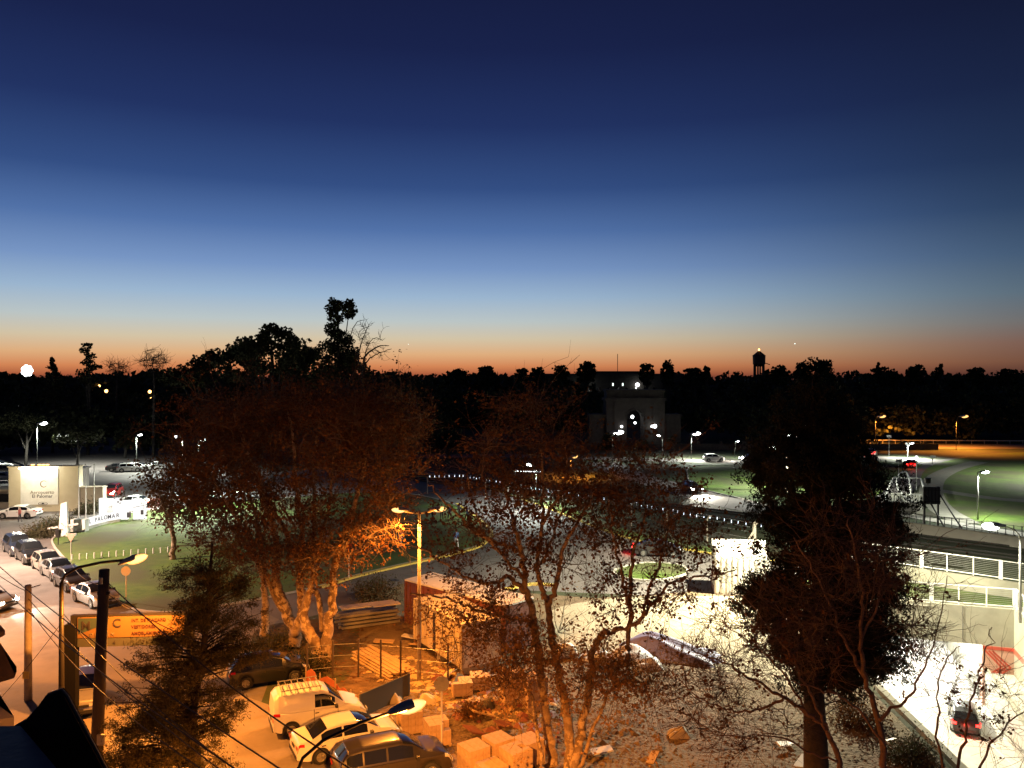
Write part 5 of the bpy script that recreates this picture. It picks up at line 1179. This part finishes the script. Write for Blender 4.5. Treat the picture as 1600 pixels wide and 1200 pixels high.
# far road guard rail + sign posts
gr_ = empty('guard_rail', G(1360,706), 0, 'thin guard rail along the far orange lit road', 'guard rail')
g0 = G(1340,693)-G(1360,706); g1 = G(1760,695)-G(1360,706)
for i in range(22): MB().box(tuple(g0.lerp(g1, i/21)+Vector((0,0,.5))), (.12,.12,1.0)).build('post', M['galv'], gr_)
MB().beam(g0+Vector((0,-.1,.85)), g1+Vector((0,-.1,.85)), .08, .25).build('rail', M['galv'], gr_)
for (x, yb, yt) in [(1389,712,680),(1418,716,692),(1404,745,718),(1457,728,712)]:
    g = G(x,yb); rt = empty('sign_post', g, 0, {1389:'tall thin sign post left of the orange lit road edge',1418:'thin sign post close behind the red car',1404:'sign post on the grass above the curved handrails',1457:'short sign post at the bend of the footpath'}[x], 'sign', 'small signs beside the right hand roads'); h = P(0,yt,g.y).z
    MB().tube([(0,0,0),(0,0,h)], .06, 6).build('post', M['galv'], rt); MB().box((0,-.08,h-.2), (1.0,.04,.5)).build('plate', M['galv'], rt)
# pedestrian ramp structure with curved white rails, billboard from behind
pr = empty('pedestrian_ramp', G(1420,800), 0, 'stairway entrance with curved white handrails above the embankment', 'stairs')
o0 = G(1420,800)
def tb(pp, r, m='white_paint', nm='handrail'): MB().tube([tuple(p) for p in spline(pp, 5)], r, 7).build(nm, M[m], pr, smooth=True)
q_ = lambda x, y, z=0: G(x, y)+Vector((0,0,z))-o0
tb([q_(1385,800,1.0), q_(1383,790,1.2), q_(1394,766,1.3), q_(1400,760,1.3), q_(1425,761,1.3), q_(1438,762,1.3), q_(1442,772,1.2), q_(1448,785,1.1)], .13)
tb([q_(1428,798,.9), q_(1408,785,1.2), q_(1401,772,1.6), q_(1406,762,2.0), q_(1416,759,2.0), q_(1421,768,1.6), q_(1423,785,.9)], .13)
mb = MB(); mb.prism([q_(1384,804).xy, q_(1392,776).xy, q_(1438,776).xy, q_(1442,804).xy], .05, .5); mb.build('ramp_slab', M['path'], pr)
mb = MB(); mb.prism([q_(1386,802).xy, q_(1436,804).xy, q_(1436,806.5).xy, q_(1386,804.5).xy], .52, 1.5); mb.build('front_wall', M['concrete'], pr)
for i in range(12): MB().box(tuple(q_(1388+i*4.4,803.5,1.9)), (.05,.05,.8)).build('baluster', M['galv'], pr)
MB().box(tuple(q_(1412,803.5,2.3)), (4.2,.06,.06)).build('rail', M['galv'], pr)
light('stair_light', tuple(q_(1412,780,4.5)), 260, (.95,1,.8), .1, pr); MB().tube([tuple(q_(1432,766,0)),tuple(q_(1432,766,4.6))], .06, 6).build('lamp_post', M['galv'], pr); MB().tube([tuple(q_(1432,766,4.6)),tuple(q_(1432,766,4.85))], [.25,.12], 8).build('globe', M['lens_dim'], pr)
Dg_ = G(1450,822).y; kg = Dg_/FP; bk = empty('billboard', (P(1455,0,Dg_).x, Dg_, 0), R(-8), 'dark billboard seen from behind on braced posts beyond the tracks', 'billboard')
z9 = lambda py: CH-(py-HY)*kg
for x in (-10,10): MB().box((x*kg,0,z9(760)/2), (.16,.16,z9(760))).build('post', M['dark_metal'], bk)
MB().box((0,-.12,z9(774)), (25*kg,.1,27*kg)).build('panel', M['grey_panel'], bk)
for i in range(5): MB().box((-10*kg+i*5*kg,-.22,z9(774)), (.06,.08,27*kg)).build('batten', M['dark_metal'], bk)
for z in (765,783): MB().box((0,-.27,z9(z)), (25*kg,.06,.08)).build('batten', M['dark_metal'], bk)
for x, xe in ((-9,10),(12,34)): MB().beam((x*kg,-.1,z9(772)), (xe*kg,-2.0,.1), .12, .12).build('brace', M['dark_metal'], bk)
MB().tube([(-5*kg,0,z9(758)),(-5*kg,0,z9(754))], .05, 6).build('spotlight_post', M['dark_metal'], bk); MB().tube([(-5*kg,0,z9(755)),(-5*kg,0,z9(747))], [.28,.34], 10).build('spotlight', M['dark_metal'], bk)
# thin fence on the coping of the far wall
ff = empty('coping_fence', (F0.x, F0.y, 1.1), 0, 'thin dark wire fence standing on the far retaining wall', 'fence')
dF = (Vector((*F1,0))-Vector((*F0,0))); 
for i in range(26): MB().box(tuple(dF*(i/40)+Vector((0,.2,.5))), (.06,.06,1.0)).build('post', M['dark_metal'], ff)
MB().beam(Vector((0,.2,.95)), dF*(25/40)+Vector((0,.2,.95)), .03, .03).build('rail', M['dark_metal'], ff)
# braced concrete post at end of rail fence
ep_ = empty('strainer_post', G(1179,862), 0, 'braced concrete end post of the rail fence above the white container', 'post')
MB().box((0,0,1.4), (.22,.22,2.8)).build('post', M['pole_conc'], ep_); MB().beam((-1.3,0,0),(0,0,2.0),.14,.14).build('brace', M['pole_conc'], ep_)
# ------------------------------------------------------------------ building site
def container(label, a, b, depth_px_dir, z0, z1, m, roofm, name='container', ribs=14):
    a = Vector((a.x,a.y,0)); b = Vector((b.x,b.y,0)); d = b-a; L = d.length; ang = math.atan2(d.y,d.x); rt = empty(name, a, ang, label, 'container'); W = depth_px_dir
    MB().box((L/2,W/2,(z0+z1)/2), (L,W,z1-z0)).build('wall', M[m], rt); MB().box((L/2,W/2,z1+.05), (L+.1,W+.1,.1)).build('roof', M[roofm], rt)
    for i in range(ribs): MB().box(((i+.5)*L/ribs,-.02,(z0+z1)/2), (L/ribs*.45,.05,z1-z0-.3)).build('rib', M[m], rt)
    for x in (0,L): MB().box((x,-.02,(z0+z1)/2), (.14,.10,z1-z0)).build('corner_post', M[m], rt)
    return rt, L
ca = P(636,0,50); 
rt, L = container('long dark red container with a snow white roof behind the cabin', Vector((P(634,0,52).x,52,0)), Vector((P(790,0,46).x,46,0)), 2.4, 0, 2.75, 'rust', 'white_paint')
# yellow lit cabin in front
rt, L = container('cream site cabin glowing in sodium light, dark door gap in its side', Vector((P(648,0,47.5).x,47.5,0)), Vector((P(722,0,42.5).x,42.5,0)), 2.4, .45, 2.75, 'cream', 'cream', name='site_cabin', ribs=9)
MB().box((L*.46,-.06,1.6), (.25,.06,2.1)).build('door_gap', M['print_dark'], rt); MB().box((L*.75,-.07,1.9), (.9,.05,.8)).build('window', M['cream'], rt)
for x in (.3,L/2,L-.3): MB().box((x,1.2,.225), (.35,2.2,.45)).build('footing', M['concrete'], rt)
MB().box((L+.04,1.2,1.6), (.06,2.3,2.2)).build('end_panel', M['white_paint'], rt)
# white lit container right
Dw = 58.5; kw = Dw/FP
wc = empty('white_container', (P(1160,0,Dw).x, Dw, 0), R(-9), 'brightly lit white container with an open top edge left of the cypress', 'container')
MB().box((0,1.2,(CH-(868-HY)*kw)/2+.0), (84*kw,2.4,CH-(868-HY)*kw)).build('wall', M['white_paint'], wc)
zt = CH-(868-HY)*kw; MB().box((0,2.3,zt+.35), (84*kw,.15,.7)).build('rear_parapet', M['white_paint'], wc); MB().box((-41*kw,1.2,zt+.2), (.12,2.4,.4)).build('side_parapet', M['white_paint'], wc)
for i in range(10): MB().box((-38*kw+i*8.5*kw,-.02,zt/2), (4*kw,.05,zt-.3)).build('rib', M['white_paint'], wc)
# brick pallets
bk_me = MB().box((0,0,0), (.322,.322,.30)).mesh('brick', M['brick_block']); slat_me = MB().box((0,0,0), (1.05,.12,.03)).mesh('slat', M['wood'])
def pallet(c, rz, nx, ny, nz, label, grp='pallets of hollow bricks'):
    rt = empty('brick_pallet', c, rz, label, 'pallet', grp)
    for i in range(4):
        o = bpy.data.objects.new('slat', slat_me); col.objects.link(o); o.parent = rt; o.location = (0,-.42+i*.28,.10)
    for x in (-.45,0,.45): MB().box((x,0,.042), (.1,1.0,.08)).build('bearer', M['wood'], rt)
    for i in range(nx):
        for j in range(ny):
            for l in range(nz):
                if l == nz-1 and random.random() < .05: continue
                o = bpy.data.objects.new('brick', bk_me); col.objects.link(o); o.parent = rt
                o.location = ((i-(nx-1)/2)*.33+random.gauss(0,.003), (j-(ny-1)/2)*.33+random.gauss(0,.003), .27+l*.305); o.rotation_euler = (0,0,random.gauss(0,.006))
    return rt
pallet(G(640,1143), R(20), 3, 3, 3, 'brick pallet nearest the lit lamp head'); pallet(G(683,1162), R(22), 3, 3, 3, 'brick pallet left of the grey round sign post')
for (x, y, n, lb) in [(740,1203,3,'front left pallet of the large brick stack group'),(778,1190,3,'middle back pallet of the large brick stack group'),(806,1208,3,'front right pallet of the large brick stack group'),(768,1222,2,'front centre pallet of the large brick stack group'),(826,1192,3,'right back pallet of the large brick stack group')]: pallet(G(x,y), R(35), 3, 3, n, lb)
pallet(G(800,1098), R(15), 3, 3, 5, 'tall wrapped looking brick stack left of the central trunk'); pallet(G(836,1108), R(15), 3, 3, 5, 'tall brick stack touching the central trunk')
pallet(G(722,1085), R(10), 3, 3, 2, 'low brick pallet with a blue grey board on it'); pallet(G(750,1075), R(8), 3, 3, 2, 'brick pallet behind the low one, beside the crate stack')
# lumber pile
lp = empty('lumber_pile', G(600,1040), 0, 'pile of long pale planks lit orange on the site', 'lumber pile')
pk_me = MB().box((0,0,0), (4.4,.24,.07)).mesh('plank', M['wood'])
for l in range(4):
    for j in range(7-l):
        o = bpy.data.objects.new('plank', pk_me); col.objects.link(o); o.parent = lp; o.location = (random.gauss(0,.15), j*.27-.8+l*.1, .10+l*.085); o.rotation_euler = (0,0,R(-52)+random.gauss(0,.02))
        o.location = Matrix.Rotation(R(-52),3,'Z') @ Vector((random.gauss(0,.2), j*.29-.9+l*.12, .1+l*.085))
# pipes / beams with white sheet behind
pb = empty('steel_stack', G(575,975), 0, 'stack of thin steel profiles beneath a pale roofing sheet', 'steel stack')
for l in range(4):
    for j in range(5):
        p = Matrix.Rotation(R(25),3,'Z') @ Vector((random.gauss(0,.15), j*.25-.6, .12+l*.24)); MB().beam(p-Matrix.Rotation(R(25),3,'Z') @ Vector((1.9,0,0)), p+Matrix.Rotation(R(25),3,'Z') @ Vector((1.9,0,0)), .10, .14).build('steel_profile', M['galv'], pb)
MB().box((0,0,1.25), (3.6,.9,.05), rz=R(25)).build('roof_sheet', M['tarp'], pb); MB().box((1.2,-.2,1.35), (1.8,.7,.05), rz=R(25)).build('roof_sheet', M['tarp'], pb)
# site fence posts and wire
sf = [(480,1065),(520,1060),(560,1058),(595,1062),(626,1064),(700,1072),(735,1050),(760,1035)]
sfr = empty('site_fence', G(480,1065), 0, 'dark thin post and wire fence across the building site', 'fence'); o0 = G(480,1065)
for (x, y) in sf: MB().box(tuple(G(x,y)-o0+Vector((0,0,1.0))), (.09,.09,2.0+random.random()*.3)).build('post', M['pole_wood'], sfr)
for h in (.6,1.2,1.8): MB().tube([tuple(G(x,y)-o0+Vector((0,0,h))) for x, y in sf], .012, 3).build('wire', M['galv'], sfr)
orf = empty('orange_mesh_fence', G(510,1090), 0, 'orange plastic mesh barrier drooping behind the vans', 'fence')
o0 = G(510,1090); pp = [G(478,1072), G(500,1082), G(524,1092), G(548,1110), G(556,1118)]
sp = [p-o0 for p in spline(pp, 4)]; n = len(sp); mb = MB(); mb.add([(p.x,p.y,0) for p in sp]+[(p.x+.15*math.sin(i),p.y,.75+.2*math.sin(i*1.3)) for i, p in enumerate(sp)], [(i,i+1,n+i+1,n+i) for i in range(n-1)]); so = mb.build('mesh_sheet', M['cloth_orange'], orf); md_ = so.modifiers.new('thickness','SOLIDIFY'); md_.thickness = .03
for p in pp: MB().box(tuple(p-o0+Vector((0,0,.5))), (.06,.06,1.0)).build('post', M['wood'], orf)
dk = empty('dark_hoarding', G(600,1112), 0, 'dark low hoarding sheet behind the white sedan', 'hoarding'); o0 = G(600,1112)
a = G(562,1122)-o0; b_ = G(640,1086)-o0; m2 = (a+b_)/2; MB().box((m2.x,m2.y,.55), ((b_-a).length,.06,1.1), rz=math.atan2((b_-a).y,(b_-a).x)).build('sheet', M['grey_panel'], dk)
for t in (0.02,.5,.98): MB().box(tuple(a.lerp(b_, t)+Vector((0,.08,.6))), (.08,.08,1.2)).build('post', M['wood'], dk)
# mauve covered heap + white tarps
def tarp(label, c, rx, ry, h, m, seed, rz=0, n=14, name='tarp_covered_heap'):
    rg3 = np.random.default_rng(seed); mb = MB(); vs = []
    ph = rg3.uniform(0,6,6)
    for j in range(n+1):
        for i in range(n+1):
            u = -1+2*i/n; v = -1+2*j/n; r = max(abs(u),abs(v)); z = h*(1-r**3)*(.8+.2*math.sin(3*u+ph[0])+.12*math.sin(7*v+ph[1]+3*u))
            vs.append((u*rx*(1+.08*math.sin(5*v+ph[2])), v*ry*(1+.08*math.sin(4*u+ph[3])), max(z,0)+.01))
    mb.add(vs, [(j*(n+1)+i, j*(n+1)+i+1, (j+1)*(n+1)+i+1, (j+1)*(n+1)+i) for j in range(n) for i in range(n)]); o = mb.build(name, M[m], smooth=True); o.location = c; o.rotation_euler = (0,0,rz); return tag(o, label, 'tarp')
tarp('long mauve sheet draped over material at the edge of the pale yard', G(1045,1022), 2.9, 1.1, 1.0, 'tarp_mauve', 1, R(-28))
tarp('crumpled white tarp left of the mauve sheet', G(985,1030), 1.3, .9, .8, 'tarp', 2, R(20)); tarp('small white tarp heap below the mauve sheet', G(1012,1042), .8, .6, .5, 'tarp', 3)
tarp('white plastic heap beside the plane trunk', G(930,1030), .9, .6, .5, 'tarp', 4)
# white horseshoe shaped object
hs = empty('white_arch_object', G(885,1030), R(10), 'small white horseshoe shaped kennel between the trunks', 'kennel')
MB().tube([(math.cos(t)*.5,0,.15+math.sin(t)*.62) for t in np.linspace(-.1,math.pi+.1,12)], .17, 8).build('shell', M['white_paint'], hs, smooth=True); MB().box((0,.3,.4), (.8,.5,.7)).build('back', M['white_paint'], hs)
# wall panels & misc debris pieces (slabs, boards) scattered
DB_ = [(455,1095,.8,'tan'),(720,1075,1.3,'grey_panel'),(700,1060,.9,'cream'),(610,1085,.5,'cream'),(755,1120,1.4,'wood'),(790,1135,1.2,'rust'),(740,1145,1.1,'rust'),(940,1180,.9,'tarp'),(925,1150,.4,'tarp'),(1110,1083,.5,'white_paint'),(1225,1172,.6,'white_paint'),(1233,1166,.4,'white_paint'),(1392,1165,.5,'white_paint'),(1260,1195,1.3,'concrete'),(655,1010,1.2,'wood'),(640,1000,.9,'tarp'),(850,1165,1.0,'concrete'),(1020,1190,.7,'wood'),(690,1020,1.0,'rust'),(600,1005,1.2,'wood'),(770,1060,.8,'tarp'),(790,1040,.9,'cream')]
names_ = {'tan':'tan','grey_panel':'grey','cream':'cream','wood':'wooden','rust':'rust red','tarp':'pale','white_paint':'white','concrete':'concrete'}
spots_ = ['behind the van','beside the low brick pallet','near the site fence','at the dark hoarding','left of the tall brick stacks','beneath the tall brick stacks','between the brick pallets','right of the central trunk base','at the foot of the plane stems','on the pale yard near the mauve sheet','left of the cypress trunk','touching the slab left of the cypress trunk','on the grass right of the cypress','at the bottom edge by the cypress trunk','near the twin headed lamp','left of the twin headed lamp','left of the central trunk base','at the bottom edge right of the plane stems','in front of the cabin','between lumber pile and cabin','right below the cabin end','right of the cabin end']
for i, (x, y, s_, m_k) in enumerate(DB_):
    o = MB().box((0,0,0), (s_,s_*.55,.06)).build('loose_board', M[m_k]); o.location = G(x,y)+Vector((0,0,.12+.15*random.random())); o.rotation_euler = (random.gauss(0,.2), random.gauss(0,.2), random.random()*3); tag(o, f'{names_[m_k]} loose board lying {spots_[i]}', 'board', 'loose boards on the site')
# rubble and leaf litter
def scatter(name, polypx, n, s0, s1, m, label, seed, flat=.5):
    rg4 = np.random.default_rng(seed); pts = []
    A = np.array([tuple(G(*p).xy) for p in polypx]); mn = A.min(0); mx_ = A.max(0)
    while len(pts) < n:
        q = rg4.uniform(mn, mx_); c = False; j = len(A)-1
        for i in range(len(A)):
            if (A[i,1] > q[1]) != (A[j,1] > q[1]) and q[0] < (A[j,0]-A[i,0])*(q[1]-A[i,1])/(A[j,1]-A[i,1])+A[i,0]: c = not c
            j = i
        if c: pts.append(q)
    pts = np.array(pts); s = rg4.uniform(s0,s1,n)*rg4.random(n)**1.2+s0*.3
    base_ = np.array([(-1,-1,0),(1,-1,0),(1,1,0),(-1,1,0),(0,0,1.)])
    V = base_[None]*s[:,None,None]*np.array([1,1,flat]); V[:,:4,:2] *= rg4.uniform(.5,1.2,(n,4,2)); a = rg4.uniform(0,6.28,n); ca_, sa_ = np.cos(a), np.sin(a)
    X = V[:,:,0]*ca_[:,None]-V[:,:,1]*sa_[:,None]; Y = V[:,:,0]*sa_[:,None]+V[:,:,1]*ca_[:,None]
    V = np.stack([X+pts[:,0:1], Y+pts[:,1:2], V[:,:,2]+.028],2).reshape(-1,3); b = np.arange(n)[:,None]*5
    F = np.concatenate([b+np.array([t])[None].reshape(1,3) for t in ((0,1,4),(1,2,4),(2,3,4),(3,0,4))])
    mb = MB(); mb.add(V, F); o = mb.build(name, M[m], kind='stuff'); return tag(o, label, 'rubble')
scatter('rubble', [(560,1000),(640,1010),(820,1050),(900,1100),(860,1190),(700,1180),(640,1100),(560,1060)], 3000, .05, .17, 'rubble', 'broken rubble strewn over the orange lit site', 71)
scatter('rubble', [(900,1050),(1250,1060),(1350,1100),(1380,1300),(900,1300)], 3600, .03, .11, 'dirt', 'rubble and litter over the brown ground at the bottom', 72)
scatter('earth_clods', [(880,960),(1240,930),(1260,1060),(1000,1050)], 1200, .03, .09, 'sand', 'small clods on the pale lit yard', 73)
scatter('fallen_leaves', [(420,985),(560,960),(600,1060),(440,1090)], 1500, .04, .09, 'leaf_plane', 'fallen leaves round the plane trunks', 74, .2)
scatter('fallen_leaves', [(780,1120),(1000,1100),(1020,1250),(780,1250)], 1500, .03, .07, 'leaf_plane', 'fallen leaves below the central plane tree', 75, .2)
scatter('debris', [(545,1010),(650,1030),(830,1060),(880,1110),(800,1130),(640,1105),(570,1060)], 260, .12, .42, 'wood', 'splintered timber debris strewn round the lumber pile', 76, .3)
scatter('debris', [(660,1040),(830,1060),(900,1130),(880,1190),(820,1170),(690,1110)], 200, .12, .38, 'rust', 'dark scrap pieces among the brick pallets', 77, .5)
scatter('debris', [(900,1110),(1020,1100),(1040,1190),(930,1200)], 70, .08, .3, 'rubble', 'torn pale plastic and scrap beside the plane stems', 78, .5)
# dark tree stump / trunk lumps near sacks
for (x, y, lb, m_k) in [(668,1098,'pale sack on the site by the brick pallets','cream'),(612,1096,'cream block beside the dark hoarding','cream'),(760,1105,'dark sack heap behind the brick pallets','print_dark'),(1060,1150,'brown earth filled bag at the bottom right of the plane','tan')]:
    tarp(lb, G(x,y), .45, .35, .45, m_k, x, name='sack')
# ------------------------------------------------------------------ manholes, people
o = MB().tube([(0,0,0),(0,0,.012)], .35, 16).build('manhole_cover', M['dark_metal']); o.location = G(617,907)+Vector((0,0,.012)); tag(o, 'dark manhole cover on the road behind the red container', 'manhole cover')
def person_mesh(pose, mats, name):
    J = [(0,0,.95),(0,0,1.15),(0,0,1.38),(0,0,1.5),(0,0,1.60),(0,0,1.72)]; Rr = [.15,.14,.15,.06,.10,.075]
    E = [(0,1),(1,2),(2,3),(3,4),(4,5)]
    def add(par, pts, rs):
        p = par
        for q, r in zip(pts, rs): J.append(q); Rr.append(r); E.append((p, len(J)-1)); p = len(J)-1
    st = pose
    add(2, [(.19,0,1.40),(.25,st*.12,1.13),(.24,st*.22,.88),(.24,st*.26,.80)], [.065,.05,.038,.035]); add(2, [(-.19,0,1.40),(-.25,-st*.10,1.13),(-.24,-st*.14,.88),(-.24,-st*.16,.80)], [.065,.05,.038,.035])
    add(0, [(.09,st*.02,.86),(.10,-st*.18,.48),(.10,-st*.34,.10),(.10,-st*.46,.05)], [.095,.065,.045,.04]); add(0, [(-.09,0,.86),(-.10,st*.2,.48),(-.10,st*.26,.08),(-.10,st*.10,.05)], [.095,.065,.045,.04])
    me = bpy.data.meshes.new('tmp'); me.from_pydata(J, E, []); o = bpy.data.objects.new('tmp', me); col.objects.link(o)
    sk = o.modifiers.new('s','SKIN'); ss = o.modifiers.new('b','SUBSURF'); ss.levels = 1
    for v, r in zip(me.skin_vertices[0].data, Rr): v.radius = (r, r)
    me.skin_vertices[0].data[0].use_root = True
    out = bpy.data.meshes.new_from_object(o.evaluated_get(bpy.context.evaluated_depsgraph_get())); bpy.data.objects.remove(o)
    out.name = name; out.materials.clear()
    for m in mats: out.materials.append(M[m])
    for p in out.polygons:
        c = p.center; p.use_smooth = True
        p.material_index = 2 if c.z > 1.66 or (c.z > 1.56 and c.y > .04) else (3 if c.z > 1.50 or (abs(c.x) > .2 and c.z < .87 and c.z > .7) else (0 if c.z > .95 or abs(c.x) > .19 else 1))
    return out
M['skin'] = mat('skin', (.42,.26,.18), .6); M['hair'] = mat('hair', (.03,.02,.015), .8)
for nme, c in [('cloth_white',(.7,.7,.7)),('cloth_blue',(.12,.22,.5)),('cloth_red',(.4,.1,.08)),('cloth_dark',(.04,.04,.05)),('cloth_grey',(.4,.4,.42))]: M[nme] = mat(nme, c, .9, tuple(x*.8 for x in c), 8)
for (x, y, a, up_, lo_, lb, st) in [(713,857,20,'cloth_blue','cloth_white','person in blue top walking alone on the lawn',1),(626,856,-30,'cloth_white','cloth_grey','person in white standing near the twin lamp pole on the lawn',.3),(31,817,90,'cloth_red','cloth_dark','person in pink red standing in front of the white sedan',.4),
       (690,812,10,'cloth_white','cloth_dark','person in white at the left of the group on the lawn',.6),(703,813,80,'cloth_blue','cloth_dark','person in light blue in the middle of the group on the lawn',.8),(718,812,-40,'cloth_white','cloth_grey','person in white at the right of the group on the lawn',.2),(676,814,150,'cloth_grey','cloth_dark','person in grey a little left of the group on the lawn',.5),
       (509,856,0,'cloth_grey','cloth_grey','person in pale grey behind the plane leaves on the lawn',.1),(730,815,-120,'cloth_blue','cloth_dark','person in blue at the far right end of the lawn group',.9)]:
    me = person_mesh(st, [up_, lo_, 'hair', 'skin'], 'person'); o = bpy.data.objects.new('person', me); col.objects.link(o); o.location = G(x,y)+Vector((0,0,.05)); o.rotation_euler = (0,0,R(a)); tag(o, lb, 'person')
# small glowing points hung in the sky
for (x, y, r_) in [(1242,537,1.6),(638,538,.9)]:
    p = P(x, y, 2300); a = MB(); n = 6; a.tube([(-r_,0,0),(0,0,0),(r_,0,0)], [.3*r_,r_,.3*r_], 6); o = a.build('sky_point', M['win_lit']); o.location = p; tag(o, 'bright point of light above the right skyline' if x > 1000 else 'faint point of light above the middle skyline', 'star')
